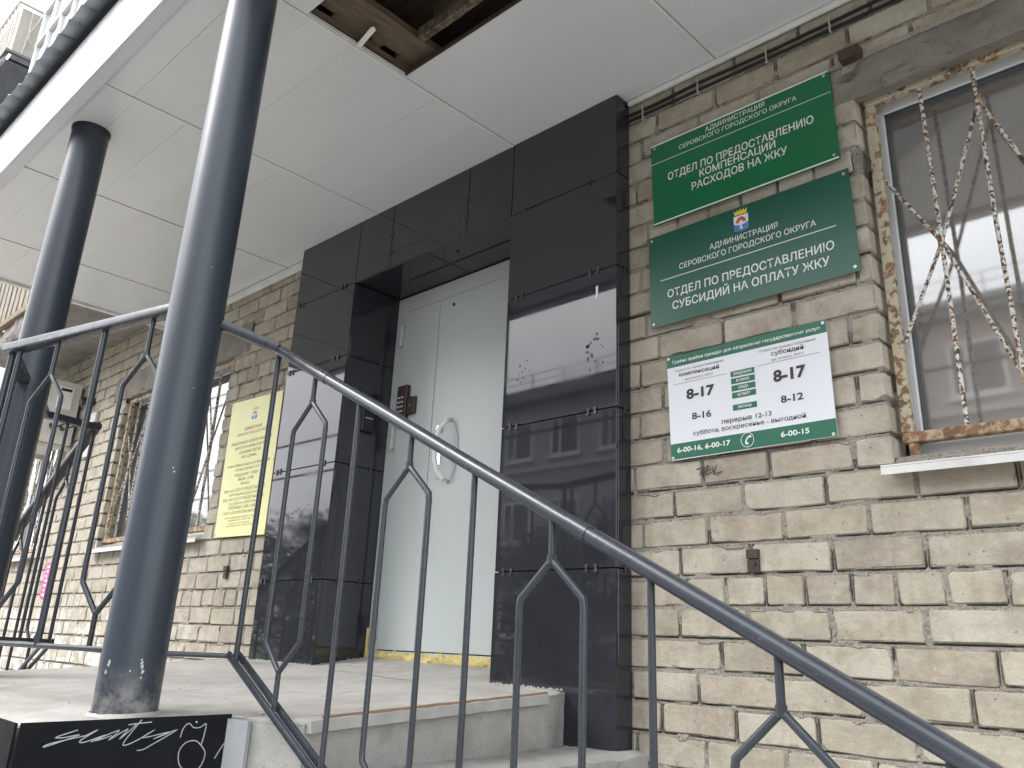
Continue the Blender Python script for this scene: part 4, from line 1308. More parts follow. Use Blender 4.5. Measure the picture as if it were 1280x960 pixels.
# ------------------------------------------------------------------ columns
def column(x, y, zb, zt, label, r_=0.079):
    root = thing('column', label, 'column', (x, y, zb), 'round canopy columns')
    m = MB(); k = 56
    zs = [zb - 0.015] + [zb + (zt - zb) * i / 16 for i in range(1, 17)]
    zs[-1] = zt + 0.02
    vs = []
    for z in zs:
        for j in range(k):
            a = 2 * math.pi * j / k
            q = r_ + 0.0007 * noise.noise(Vector((math.cos(a) * 2, math.sin(a) * 2, z * 5)))
            vs.append((x + q * math.cos(a), y + q * math.sin(a), z))
    m.add(vs, [(i * k + j, i * k + (j + 1) % k, (i + 1) * k + (j + 1) % k, (i + 1) * k + j) for i in range(len(zs) - 1) for j in range(k)])
    m.build('shaft', MAT['column'], root, smooth=True)
    m = MB(); vs = []
    for z, q in ((zt + 0.006, r_ + 0.004), (zt - 0.012, r_ + 0.004), (zt - 0.02, r_ + 0.001)):
        for j in range(k):
            a = 2 * math.pi * j / k
            e = 0.002 * noise.noise(Vector((math.cos(a) * 4, math.sin(a) * 4, 0)))
            vs.append((x + q * math.cos(a), y + q * math.sin(a), z + e))
    m.add(vs, [(i * k + j, i * k + (j + 1) % k, (i + 1) * k + (j + 1) % k, (i + 1) * k + j) for i in range(2) for j in range(k)])
    m.build('collar', MAT['railfar'], root, smooth=True)
    m = MB(); vs = []
    for i, (q, dz) in enumerate(((r_ + 0.010, 0.0), (r_ + 0.006, 0.004), (r_ + 0.001, 0.009))):
        for j in range(40):
            a = 2 * math.pi * j / 40
            qq = q + 0.008 * noise.noise(Vector((math.cos(a) * 3, math.sin(a) * 3, x)))
            px_, py_ = x + qq * math.cos(a), y + qq * math.sin(a)
            vs.append((px_, py_, floor_z(px_, py_) + dz - 0.001))
    m.add(vs, [(i * 40 + j, i * 40 + (j + 1) % 40, (i + 1) * 40 + (j + 1) % 40, (i + 1) * 40 + j) for i in range(2) for j in range(40)])
    m.build('cement_collar', MAT['floor'], root, smooth=True)
    return root
cR = column(-2.305, -1.44, floor_z(-2.305, -1.44), CZc, 'thick dark grey round column nearest the camera, standing on the landing corner')
cL = column(-3.783, -1.44, floor_z(-3.783, -1.44), CZc, 'farther dark grey round column at the left end of the front railing')
# chipped paint on the near column
m = MB(); r = random.Random(2)
def chip_on(m, ang, z, s_, cx=-2.305, cy=-1.44, rr_=0.0796):
    nn = 7
    pts = []
    for j in range(nn):
        a = 2 * math.pi * j / nn
        q = s_ * r.uniform(0.4, 1.1)
        aa = ang + q * math.cos(a) / rr_
        pts.append((cx + rr_ * math.cos(aa), cy + rr_ * math.sin(aa), z + q * math.sin(a) * 1.3))
    m.add(pts, [tuple(range(nn))])
va = math.atan2(-1.0, 2.305)
for (da, z, s_) in ((0.25, -0.075, 0.004), (0.28, -0.085, 0.006), (0.32, -0.098, 0.005), (0.24, -0.068, 0.003), (0.30, -0.11, 0.003), (-0.05, -0.095, 0.002), (-0.78, -0.08, 0.007), (-0.85, -0.10, 0.005), (0.15, 0.42, 0.0018), (0.2, 0.41, 0.0025), (0.35, 0.65, 0.0018), (0.25, 1.02, 0.0018)):
    chip_on(m, va + da, z, s_)
m.build('paint_chip', MAT['screw'], cR)

# ------------------------------------------------------------------ railings
def superell(w_, h_, k=14, p_=3.2):
    out = []
    for j in range(k):
        a = 2 * math.pi * (j + 0.5) / k
        c, s_ = math.cos(a), math.sin(a)
        out.append((w_ / 2 * math.copysign(abs(c) ** (2 / p_), c), h_ / 2 * math.copysign(abs(s_) ** (2 / p_), s_)))
    return out
HPROF = superell(0.046, 0.032)
def hexbal(root, px_, py_, ztop, zbot, dirv, mat, r_=0.0078, drop=0.098, step=0.085, half=0.09, bot=0.815, single=False):
    """one forked baluster: stem, two legs that spread and close again, stem; dirv = horizontal unit vector along the rail"""
    d = Vector(dirv)
    P = Vector((px_, py_, 0))
    z0 = ztop
    m = MB()
    m.tube([P + Vector((0, 0, z0)), P + Vector((0, 0, z0 - drop - 0.004))], r_, 10)
    for s_ in (-1, 1):
        q = d * half * s_
        m.tube([P + Vector((0, 0, z0 - drop)), P + q * 0.97 + Vector((0, 0, z0 - drop - step + 0.004)), P + q + Vector((0, 0, z0 - drop - step - 0.010)), P + q + Vector((0, 0, z0 - bot + 0.010)), P + q * 0.97 + Vector((0, 0, z0 - bot - 0.004)), P + Vector((0, 0, z0 - bot - step))], r_, 10, upv=d.cross(Vector((0, 0, 1))))
    m.tube([P + Vector((0, 0, z0 - bot - step + 0.004)), P + Vector((0, 0, zbot))], r_, 10)
    # weld lump
    m.tube([P + Vector((0, 0, z0 - drop + 0.008)), P + Vector((0, 0, z0 - drop - 0.008))], r_ * 1.35, 8)
    m.build('forked_baluster', mat, root, smooth=True)
def bal(root, px_, py_, zt, zb, mat, r_=0.0078):
    m = MB(); m.tube([(px_, py_, zt), (px_ + 0.002, py_, (zt + zb) / 2), (px_, py_, zb)], r_, 10)
    m.build('baluster', mat, root, smooth=True)

# right stair railing: rail C plus the short level piece to the near column
RC = MAT['rail']
rs = thing('stair_railing', 'dark grey sloping stair railing that runs down across the photo to the lower right', 'railing', (-1.5, -1.04, -0.5), 'forked-bar railings')
F_ = 0.862
YC = -1.237
ZP0 = 0.812
cz = lambda x: ZP0 - 0.5125 * (x + 2.158)
LO = 1.005 * F_
pth = [(-2.262, -1.372, 0.868), (-2.150, YC - 0.006, 0.808)]
m = MB(); m.sweep(pth, superell(0.040, 0.030, 12, 6)); m.build('level_handrail', RC, rs, smooth=True)
HPC = superell(0.040, 0.028)
xsC = [-2.162, -1.98, -1.6, -1.3, -1.0, -0.7, -0.35, 0.0, 0.4, 0.8, 1.0]
m = MB(); m.sweep([(x, YC, cz(x) - 0.004 + (0.003 * noise.noise(Vector((x * 2, 0, 0))))) for x in xsC], HPC); m.build('sloping_handrail', RC, rs, smooth=True)
for xj in (-1.888, -0.987):
    m = MB(); m.sweep([(xj + 0.012 * i, YC, cz(xj + 0.012 * i) - 0.004) for i in range(-2, 3)], superell(0.0425, 0.0305)); m.build('weld_joint', RC, rs, smooth=True)
for dy in (-0.0145, 0.0145):
    m = MB(); m.sweep([(-2.168, YC + dy, cz(-2.168) - LO), (0.95, YC + dy, cz(0.95) - LO)], superell(0.0110, 0.019, 10)); m.build('lower_rail', RC, rs, smooth=True)
m = MB(); m.sweep([(-2.24, -1.385, -0.052), (-2.172, YC, -0.053)], superell(0.013, 0.013, 10)); m.build('lower_rail', RC, rs, smooth=True)
bal(rs, -2.153, YC, cz(-2.153), -0.075, RC, 0.0078)
for k in range(15):
    x = -1.938 + 0.2208 * k
    if x > 0.93: break
    zt = cz(x) - 0.006
    if k % 2 == 0: hexbal(rs, x, YC, zt, cz(x) - LO - 0.004, (1, 0, 0), RC, r_=0.0068, drop=0.085, step=0.073, half=0.078, bot=0.703)
    else: bal(rs, x, YC, zt, cz(x) - LO - 0.004, RC, 0.0068)
bal(rs, 0.96, YC, cz(0.96), GZ, RC, 0.014)
m = MB(); m.box(-1.735, -1.70, YC - 0.004, -1.166, -0.335, -0.295, 0.004); m.build('foot_bracket', RC, rs)

# front railing between the columns
rf = thing('landing_railing', 'level dark grey railing along the front edge of the landing between the two columns', 'railing', (-2.9, -1.53, -0.2), 'forked-bar railings')
A0, A1, A2 = Vector((-2.384, -1.424, 0)), Vector((-3.337, -1.649, 0)), Vector((-3.715, -1.485, 0))
AB = (A1 - A0).normalized()
m = MB(); m.sweep([A0 + Vector((0, 0, 0.945)), A1 + Vector((0, 0, 0.945)), A2 + Vector((0, 0, 0.945))], superell(0.050, 0.034, 12, 6)); m.build('handrail', RC, rf, smooth=True)
m = MB(); m.sweep([A0 + Vector((0, 0, -0.052)), A1 + Vector((0, 0, -0.052)), A2 + Vector((0, 0, -0.052))], superell(0.018, 0.016, 10)); m.build('lower_rail', RC, rf, smooth=True)
def onA(x): 
    t = (x - A0.x) / (A1.x - A0.x)
    return A0 + (A1 - A0) * t
for x in (-2.553, -3.040):
    q = onA(x); hexbal(rf, q.x, q.y, 0.93, -0.052, AB, RC, drop=0.12, step=0.09, bot=0.80)
q = onA(-2.79); bal(rf, q.x, q.y, 0.93, -0.052, RC, 0.0105)
q = onA(-3.262); bal(rf, q.x, q.y, 0.93, -0.052, RC, 0.0095)
bal(rf, A1.x + 0.01, A1.y + 0.012, 0.935, floor_z(A1.x, A1.y) - 0.0, RC, 0.013)
q = (A1 + A2) / 2
bal(rf, q.x, q.y, 0.93, -0.052, RC, 0.0085)

# left flight railing
rl = thing('stair_railing', 'far dark railing of the left flight, handrail dropping away to the left', 'railing', (-4.9, -0.95, -0.6), 'forked-bar railings')
dz_ = lambda x: 0.945 + 0.54 * (x + 4.36)
YL = -0.955
m = MB(); m.sweep([(-3.85, -1.395, 0.945), (-4.27, -1.22, 0.945), (-4.335, YL, 0.945)], superell(0.045, 0.034, 12, 6)); m.build('level_handrail', MAT['railfar'], rl, smooth=True)
m = MB(); m.sweep([(-4.335, YL, 0.958), (-6.6, YL, dz_(-6.6))], superell(0.05, 0.036, 12, 5)); m.build('sloping_handrail', MAT['railfar'], rl, smooth=True)
m = MB(); m.sweep([(-3.85, -1.395, -0.055), (-4.27, -1.22, -0.055), (-4.36, YL, -0.06)], superell(0.016, 0.016, 10)); m.build('lower_rail', MAT['railfar'], rl, smooth=True)
for dy in (-0.017, 0.017):
    m = MB(); m.sweep([(-4.36, YL + dy, -0.06), (-6.6, YL + dy, dz_(-6.6) - 1.005)], superell(0.0125, 0.022, 10)); m.build('lower_rail', MAT['railfar'], rl, smooth=True)
bal(rl, -4.36, YL, 0.94, -0.075, MAT['railfar'], 0.009)
for k in range(9):
    x = -4.60 - 0.25 * k
    zt = dz_(x) - 0.01
    if k % 2 == 0: hexbal(rl, x, YL, zt, dz_(x) - 1.01, (1, 0, 0), MAT['railfar'])
    else: bal(rl, x, YL, zt, dz_(x) - 1.01, MAT['railfar'])
for k, x in enumerate((-4.10, )):
    bal(rl, -4.30, -1.10, 0.93, -0.055, MAT['railfar'])
bal(rl, -6.55, YL, dz_(-6.55), GZ, MAT['railfar'], 0.014)

# ------------------------------------------------------------------ black cladding of the platform
pc = thing('platform_cladding', 'black sheet cladding with white marker scribble on the landing corner under the near column', 'cladding', (-2.2, -1.5, -0.6))
def wallpanel(p0, p1, out, top0, top1, th, name, mat):
    p0, p1 = Vector((*p0, 0)), Vector((*p1, 0))
    d = (p1 - p0).normalized(); nrm = Vector((d.y, -d.x, 0)) * out
    m = MB()
    m.prism([p0 + Vector((0, 0, GZ)), p1 + Vector((0, 0, GZ)), p1 + Vector((0, 0, top1)), p0 + Vector((0, 0, top0))], nrm * th)
    return m.build(name, mat, pc), nrm, d
K0, K1, K2 = (-2.252, -1.696), (-2.098, -1.257), (-2.035, -1.236)
side_panel, nrmS, dS = wallpanel(K0, K1, 1, floor_z(*K0) + 0.004, floor_z(*K1) + 0.004, 0.006, 'side_panel', MAT['panelblack'])
fr_panel, _, _ = wallpanel((-4.0, -1.700), (-2.256, -1.700), 1, floor_z(-4, -1.7) + 0.004, floor_z(*K0) + 0.003, 0.006, 'front_panel', MAT['panelblack'])
gs, _, _ = wallpanel((-2.096, -1.2575), (-2.030, -1.238), 1, floor_z(*K1) - 0.006, floor_z(*K2) - 0.008, 0.012, 'corner_profile', MAT['greystrip'])
# graffiti on the side panel, in panel coordinates: s along the top edge (0..1), drop below it
L_ = (Vector((*K1, 0)) - Vector((*K0, 0))).length
def on_panel(u, v):
    """u,v in photo-like units: u 0..1 along, v drop in metres"""
    p = Vector((*K0, 0)) + dS * (u * L_) + nrmS * 0.0068
    zt = floor_z(*K0) + (floor_z(*K1) - floor_z(*K0)) * u + 0.004
    return Vector((p.x, p.y, zt - v))
def stroke(pts, w_=0.0012, smooth_=True):
    m = MB()
    q_ = []
    for i in range(len(pts) - 1):
        p0, p1, p2, p3 = pts[max(0, i - 1)], pts[i], pts[i + 1], pts[min(len(pts) - 1, i + 2)]
        for t in [j / 5 for j in range(5)]:
            q_.append(tuple(0.5 * ((2 * p1[c]) + (-p0[c] + p2[c]) * t * 0.8 + (2 * p0[c] - 5 * p1[c] + 4 * p2[c] - p3[c]) * t * t * 0.5 * 1.0 + (p2[c] - p0[c]) * 0.0 + 0 * t) if False else (1 - t) * p1[c] + t * p2[c] + 0.5 * t * (1 - t) * ((1 - t) * ((p2[c] - p0[c]) - 2 * (p2[c] - p1[c])) - t * ((p3[c] - p1[c]) - 2 * (p2[c] - p1[c]))) * (1.0 if smooth_ else 0.3) for c in (0, 1)))
    q_.append(pts[-1])
    P = [on_panel(*q) for q in q_]
    m.sweep(P, [(-w_, 0), (0, 0.0005), (w_, 0), (0, -0.0003)], nrmS)
    return m
GR = [
 [(0.26, .020), (0.17, .033), (0.20, .035), (0.27, .031), (0.13, .052), (0.15, .046), (0.30, .033)],
 [(0.30, .033), (0.35, .022), (0.28, .043), (0.30, .047), (0.39, .034), (0.35, .045), (0.42, .036)],
 [(0.33, .047), (0.45, .025), (0.41, .045), (0.49, .023), (0.46, .044), (0.52, .018), (0.52, .014)],
 [(0.49, .014), (0.53, .012), (0.60, .010)],
 [(0.55, .004), (0.48, .055), (0.53, .052), (0.62, .028), (0.57, .044), (0.70, .034), (0.62, .048), (0.73, .030), (0.62, .060), (0.58, .070), (0.55, .071)],
 [(0.752, .048), (0.760, .028), (0.785, .017), (0.812, .027), (0.845, .027), (0.872, .020), (0.870, .045), (0.862, .068)],
 [(0.862, .068), (0.83, .057), (0.785, .060), (0.757, .078), (0.765, .105), (0.80, .125)],
 [(0.862, .068), (0.888, .085), (0.882, .108), (0.86, .125)],
 [(0.985, .062), (0.96, .082), (0.94, .10)],
]
gm = MB()
for s_ in GR:
    k_ = stroke(s_)
    gm.add(k_.v, k_.f)
gm.build('marker_scribble', MAT['chalk'], side_panel)

# ------------------------------------------------------------------ signs
def sign(name, label, cat, corners, y, mat, th=0.004, group=None):
    """corners: tl, tr, br, bl as (x, z)"""
    root = thing(name, label, cat, ((corners[0][0] + corners[1][0]) / 2, y, corners[3][1]), group)
    m = MB(); m.prism([(c[0], y, c[1]) for c in corners], (0, th, 0))
    m.build('plate', mat, root)
    return root
def screws(root, pts, y):
    for (x, z) in pts:
        m = MB(); m.tube([(x, y - 0.003, z), (x, y, z)], 0.0055, 12)
        m.build('screw', MAT['screw'], root, smooth=True)
def strip(root, x0, x1, z0, z1, h, y, mat, name='printed_line'):
    m = MB(); m.prism([(x0, y, z0 - h / 2), (x1, y, z1 - h / 2), (x1, y, z1 + h / 2), (x0, y, z0 + h / 2)], (0, 0.0006, 0))
    m.build(name, mat, root)
YS = -0.020
YT = YS - 0.0009
s1 = sign('wall_sign', 'bright green sign with white lines and lettering, topmost of the three beside the portal', 'sign', [(-1.651, 1.910), (-0.918, 1.911), (-0.908, 1.556), (-1.641, 1.550)], YS, MAT['green1'])
strip(s1, -1.650, -0.919, 1.9055, 1.9065, 0.006, YT, MAT['letter'])
strip(s1, -1.649, -0.916, 1.822, 1.821, 0.0018, YT, MAT['letter'])
strip(s1, -1.641, -0.912, 1.556, 1.562, 0.0055, YT, MAT['letter'])
lettering('АДМИНИСТРАЦИЯ', -1.402, -1.158, 1.872, 0.021, YT, MAT['letter'], s1, 0.004, 1.874)
lettering('СЕРОВСКОГО ГОРОДСКОГО ОКРУГА', -1.520, -1.038, 1.8435, 0.0185, YT, MAT['letter'], s1, 0.004, 1.8445)
lettering('ОТДЕЛ ПО ПРЕДОСТАВЛЕНИЮ', -1.573, -0.985, 1.727, 0.0315, YT, MAT['letter'], s1, 0.012, 1.728)
lettering('КОМПЕНСАЦИЙ', -1.434, -1.127, 1.6885, 0.0305, YT, MAT['letter'], s1, 0.012, 1.6895)
lettering('РАСХОДОВ НА ЖКУ', -1.469, -1.086, 1.645, 0.0315, YT, MAT['letter'], s1, 0.012, 1.647)
screws(s1, [(-1.632, 1.892), (-0.936, 1.893), (-0.927, 1.575)], YS)
s2 = sign('wall_sign', 'dark green sign with a small coat of arms, middle of the three beside the portal', 'sign', [(-1.666, 1.503), (-0.887, 1.511), (-0.880, 1.143), (-1.663, 1.131)], YS, MAT['green2'])
lettering('АДМИНИСТРАЦИЯ', -1.404, -1.140, 1.376, 0.022, YT, MAT['letter'], s2, 0.006, 1.378)
lettering('СЕРОВСКОГО ГОРОДСКОГО ОКРУГА', -1.533, -1.008, 1.337, 0.022, YT, MAT['letter'], s2, 0.006, 1.342)
strip(s2, -1.616, -0.943, 1.312, 1.320, 0.003, YT, MAT['letter'])
lettering('ОТДЕЛ ПО ПРЕДОСТАВЛЕНИЮ', -1.586, -0.955, 1.236, 0.031, YT, MAT['letter'], s2, 0.012, 1.241)
lettering('СУБСИДИЙ НА ОПЛАТУ ЖКУ', -1.566, -0.974, 1.185, 0.031, YT, MAT['letter'], s2, 0.012, 1.190)
screws(s2, [(-1.652, 1.488), (-0.903, 1.494), (-0.896, 1.160), (-1.648, 1.144)], YS)
def crest(root, cx, z0, z1, w_, y, faint=False):
    h = z1 - z0
    c = lambda u, v: (cx + u * w_, y, z0 + v * h)
    def pl(name, pts, mat, dy=0.0):
        m = MB(); m.prism([(p[0], p[1] - dy, p[2]) for p in [c(*q) for q in pts]], (0, 0.0004, 0)); m.build(name, mat, root)
    pl('shield', [(-.5, .08), (-.1, .04), (0, .0), (.1, .04), (.5, .08), (.5, .72), (-.5, .72)], MAT['crestwhite'])
    pl('shield_field', [(-.5, .08), (-.1, .04), (0, .0), (.1, .04), (.5, .08), (.5, .38), (.2, .30), (-.2, .30), (-.5, .38)], MAT['crestblue'], 0.0005)
    arc = [(0.36 * math.cos(a * math.pi / 8), 0.40 + 0.26 * math.sin(a * math.pi / 8)) for a in range(9)]
    arc2 = [(0.14 * math.cos(a * math.pi / 8), 0.40 + 0.10 * math.sin(a * math.pi / 8)) for a in range(8, -1, -1)]
    pl('sun_rays', arc + arc2, MAT['crestred'], 0.0005)
    pl('tower', [(-.12, .12), (.12, .12), (.05, .24), (.05, .34), (.14, .40), (-.14, .40), (-.05, .34), (-.05, .24)], MAT['crestwhite'], 0.001)
    pl('crown', [(-.40, .76), (.40, .76), (.47, .98), (.30, .88), (.22, 1.0), (.10, .88), (0, 1.02), (-.10, .88), (-.22, 1.0), (-.30, .88), (-.47, .98)], MAT['crestyellow'], 0.0003)
crest(s2, -1.275, 1.408, 1.497, 0.056, YT)
s3 = sign('schedule_board', 'white opening-hours board with green bands, lowest of the three signs beside the portal', 'sign', [(-1.596, 1.003), (-1.005, 1.010), (-1.000, 0.634), (-1.585, 0.626)], YS, MAT['signwhite'])
strip(s3, -1.5955, -1.0045, 0.9825, 0.9885, 0.042, YT + 0.0002, MAT['green3'], 'green_band')
strip(s3, -1.586, -1.0, 0.656, 0.662, 0.054, YT + 0.0002, MAT['green3'], 'green_band')
T3 = [
 ('График приёма граждан для оформления государственных услуг:', -1.572, -1.024, 0.975, 0.981, 0.0115, 'letter', 0.012),
 ('Отдел по предоставлению', -1.562, -1.368, 0.942, 0.945, 0.0085, 'inkgrey', 0.0),
 ('компенсаций', -1.545, -1.386, 0.923, 0.924, 0.0145, 'ink', 0.012),
 ('на оплату ЖКУ', -1.520, -1.410, 0.905, 0.906, 0.0085, 'inkgrey', 0.0),
 ('Отдел по предоставлению', -1.237, -1.041, 0.947, 0.949, 0.0085, 'inkgrey', 0.0),
 ('субсидий', -1.195, -1.083, 0.928, 0.929, 0.0145, 'ink', 0.012),
 ('на оплату ЖКУ', -1.193, -1.084, 0.910, 0.911, 0.0085, 'inkgrey', 0.0),
 ('8-17', -1.518, -1.407, 0.836, 0.837, 0.035, 'ink', 0.04),
 ('8-17', -1.192, -1.081, 0.838, 0.839, 0.038, 'ink', 0.04),
 ('8-16', -1.498, -1.423, 0.760, 0.760, 0.0235, 'ink', 0.022),
 ('8-12', -1.171, -1.096, 0.764, 0.765, 0.0235, 'ink', 0.022),
 ('перерыв 12-13', -1.385, -1.206, 0.727, 0.729, 0.0165, 'ink', 0.006),
 ('суббота, воскресенье - выходной', -1.495, -1.093, 0.7035, 0.7055, 0.0155, 'ink', 0.004),
 ('6-00-16, 6-00-17', -1.560, -1.356, 0.651, 0.653, 0.0175, 'letter', 0.025),
 ('6-00-15', -1.179, -1.085, 0.654, 0.655, 0.0175, 'letter', 0.025)]
for (t_, a, c, z, z2, h, mm, bo) in T3:
    lettering(t_, a, c, z, h, YT - 0.0003, MAT[mm], s3, bo, z2)
strip(s3, -1.572, -1.358, 0.897, 0.899, 0.0012, YT, MAT['inkgrey'])
strip(s3, -1.245, -1.031, 0.903, 0.906, 0.0012, YT, MAT['inkgrey'])
for (t_, z, hw) in (('ПОНЕДЕЛЬНИК', 0.883, 0.034), ('ВТОРНИК', 0.858, 0.024), ('СРЕДА', 0.833, 0.018), ('ЧЕТВЕРГ', 0.808, 0.024), ('ПЯТНИЦА', 0.766, 0.025)):
    xm = -1.300 + (0.883 - z) * 0.025
    m = MB(); m.prism([(xm - 0.044, YT, z - 0.0008), (xm + 0.043, YT, z), (xm + 0.043, YT, z + 0.0195), (xm - 0.044, YT, z + 0.019)], (0, 0.0006, 0))
    m.build('day_badge', MAT['green3'], s3)
    lettering(t_, xm - hw, xm + hw, z + 0.0045, 0.0095, YT - 0.0005, MAT['letter'], s3, 0.015, z + 0.0055)
# telephone symbol
m = MB()
ring = [(-1.2945 + 0.0225 * math.cos(a * math.pi / 16), YT - 0.0004, 0.6615 + 0.0235 * math.sin(a * math.pi / 16)) for a in range(33)]
m.sweep(ring, [(-0.0010, 0), (0, 0.0003), (0.0010, 0), (0, -0.0003)], (0, 1, 0))
hs_ = [(-1.2860, 0.6735), (-1.2925, 0.6695), (-1.2985, 0.662), (-1.3005, 0.654), (-1.2995, 0.6495)]
m.sweep([(x, YT - 0.0004, z) for x, z in hs_], [(-0.0028, 0), (0, 0.0003), (0.0028, 0), (0, -0.0003)], (0, 1, 0))
for (x, z) in ((-1.2845, 0.6715), (-1.2960, 0.6495)):
    m.box(x - 0.004, x + 0.004, YT - 0.0007, YT - 0.0001, z - 0.0038, z + 0.0038)
m.build('telephone_symbol', MAT['letter'], s3)
screws(s3, [(-1.587, 0.996), (-1.014, 1.000), (-1.010, 0.641), (-1.577, 0.634)], YS)

s4 = sign('yellow_sign', 'tall pale yellow notice board with small print, left of the portal', 'sign', [(-4.812, 1.366), (-4.225, 1.352), (-4.219, 0.526), (-4.781, 0.538)], -0.02, MAT['yellow'])
crest(s4, -4.515, 1.22, 1.30, 0.06, -0.0209)
T4 = [('АДМИНИСТРАЦИЯ', .20, 1.165, .018), ('СЕРОВСКОГО ГОРОДСКОГО ОКРУГА', .36, 1.135, .017), ('МУНИЦИПАЛЬНОЕ КАЗЕННОЕ УЧРЕЖДЕНИЕ', .46, 1.082, .018),
 ('«ЦЕНТР УЧЕТА ЖИЛЬЯ И РАСЧЕТА', .37, 1.052, .018), ('СОЦИАЛЬНЫХ ВЫПЛАТ', .26, 1.022, .018), ('МКУ «ЦУЖиР»', .17, .992, .018), ('ГРАФИК ПРИЕМА ГРАЖДАН ДЛЯ ОФОРМЛЕНИЯ', .48, .945, .015), ('ГОСУДАРСТВЕННЫХ УСЛУГ', .28, .918, .015),
 ('ПОНЕДЕЛЬНИК - ЧЕТВЕРГ', .27, .885, .017), ('08.00-17.00', .18, .857, .020), ('ПЯТНИЦА', .10, .830, .016), ('08.00-16.00 ОТДЕЛ ПО ПРЕДОСТАВЛЕНИЮ', .46, .795, .018), ('КОМПЕНСАЦИЙ РАСХОДОВ НА ЖКУ', .34, .770, .015),
 ('08.00-12.00 ОТДЕЛ ПО ПРЕДОСТАВЛЕНИЮ', .46, .742, .018), ('СУБСИДИЙ НА ОПЛАТУ ЖКУ', .32, .717, .015), ('ПЕРЕРЫВ 12.00-13.00', .30, .690, .020), ('СУББОТА, ВОСКРЕСЕНЬЕ ВЫХОДНЫЕ', .42, .663, .017),
 ('624992 Свердловская область, г. Серов', .36, .638, .011), ('телефоны 6-00-15, 6-00-16, 6-00-17', .28, .622, .011), ('Прием по вопросам', .24, .604, .010), ('проводится отделом', .30, .590, .010)]
for (t_, wd, z, h) in T4:
    lettering(t_, -4.512 - wd / 2, -4.512 + wd / 2, z, h, -0.0209, MAT['inkyellow'], s4, -0.004)
for (x, z) in ((-4.80, 1.352), (-4.24, 1.34), (-4.235, 0.95), (-4.77, 0.55)):
    screws(s4, [(x, z)], -0.02)
s5 = sign('pink_poster', 'small bright pink vertical poster low on the far brick wall', 'poster', [(-7.545, 0.485), (-7.43, 0.485), (-7.43, 0.215), (-7.545, 0.215)], -0.010, MAT['pink'], 0.002)
for i in range(7):
    strip(s5, -7.515 + 0.008 * (i % 2), -7.462 - 0.01 * (i % 3), 0.455 - i * 0.036, 0.455 - i * 0.036, 0.017, -0.0108, MAT['letter'], 'printed_character')

# wall scribble and metal bits on the bricks
sc_ = MB()
for pts in ([(-1.497, .594), (-1.448, .599), (-1.485, .575), (-1.440, .590)], [(-1.452, .602), (-1.462, .570), (-1.432, .581), (-1.437, .598)], [(-1.420, .600), (-1.432, .571), (-1.398, .578), (-1.424, .566)]):
    sc_.sweep([(x, -0.0055, z - 0.004) for x, z in pts], [(-0.0016, 0), (0, 0.0015), (0.0016, 0), (0, -0.0015)], (0, 1, 0))
sc_.build('marker_scribble', MAT['pencil'], bld)
def bracket(x, z, label):
    root = thing('wall_bracket', label, 'bracket', (x, -0.008, z), 'small rusty wall brackets')
    m = MB(); m.box(x - 0.020, x + 0.020, -0.014, -0.002, z - 0.034, z + 0.006, 0.001); m.build('plate', MAT['rust'], root)
    m = MB(); m.box(x - 0.020, x + 0.020, -0.019, -0.002, z + 0.008, z + 0.036, 0.001); m.build('plate', MAT['rust'], root)
    m = MB(); m.tube([(x + 0.004, -0.018, z - 0.008), (x + 0.004, -0.013, z - 0.008)], 0.006, 10); m.build('bolt', MAT['clip'], root)
bracket(-1.302, 0.280, 'small rusty brown bracket on the bricks below the white schedule board')
bracket(-4.60, 0.335, 'small rusty bracket on the bricks under the yellow sign')
# rusty block let into the end of the lintel
lb = thing('rusty_block', 'rusty square metal block on the end of the concrete lintel beside the top sign', 'metal block', (-0.83, -0.03, 1.92))
m = MB(); m.box(-0.872, -0.802, -0.050, -0.005, 1.905, 1.945, 0.003); m.build('block', MAT['rust'], lb)
m = MB(); m.prism([(-0.875, -0.046, 1.946), (-0.815, -0.046, 1.946), (-0.82, -0.03, 1.957), (-0.868, -0.03, 1.960)], (0, 0.03, 0)); m.build('top_flake', MAT['lintel'], lb)
# cables under the canopy, with clips
def cable(pts, label, r_):
    m = MB(); m.tube(pts, r_, 8)
    return tag(m.build('wall_cable', MAT['cable'], None, smooth=True), label, 'cable', 'black cables under the canopy edge')
N_ = 34
cable([(-1.765 + 2.9 * i / N_, -0.012 + 0.004 * noise.noise(Vector((i * 0.4, 0, 0))), 2.112 - 0.014 * i / N_ * 2 + 0.008 * noise.noise(Vector((i * 0.35, 2, 0)))) for i in range(N_ + 1)], 'upper black cable along the bricks right below the canopy', 0.0065)
cable([(-1.765 + 2.9 * i / N_, -0.012, 2.084 - 0.016 * i / N_ * 2 + 0.004 * noise.noise(Vector((i * 0.3, 7, 0)))) for i in range(N_ + 1)], 'lower black cable along the bricks, just above the top green sign', 0.0065)
for i, x in enumerate((-1.69, -1.43, -1.14, -0.90, -0.63, -0.35)):
    m = MB(); m.box(x - 0.003, x + 0.003, -0.020, -0.002, 2.062, 2.128, 0.001)
    if i % 2 == 0:
        m.tube([(x + 0.002, -0.022, 2.058), (x + 0.002, -0.016, 2.058)], 0.006, 8)
    tag(m.build('cable_clip', MAT['screw'], None), ['grey cable clip nearest the dark portal', 'cable clip above the left part of the top green sign', 'cable clip above the right part of the top green sign', 'cable clip directly above the rusty block', 'grey cable clip right of the rusty block, above the lintel', 'cable clip farthest from the portal'][i], 'cable clip', 'cable clips under the canopy')

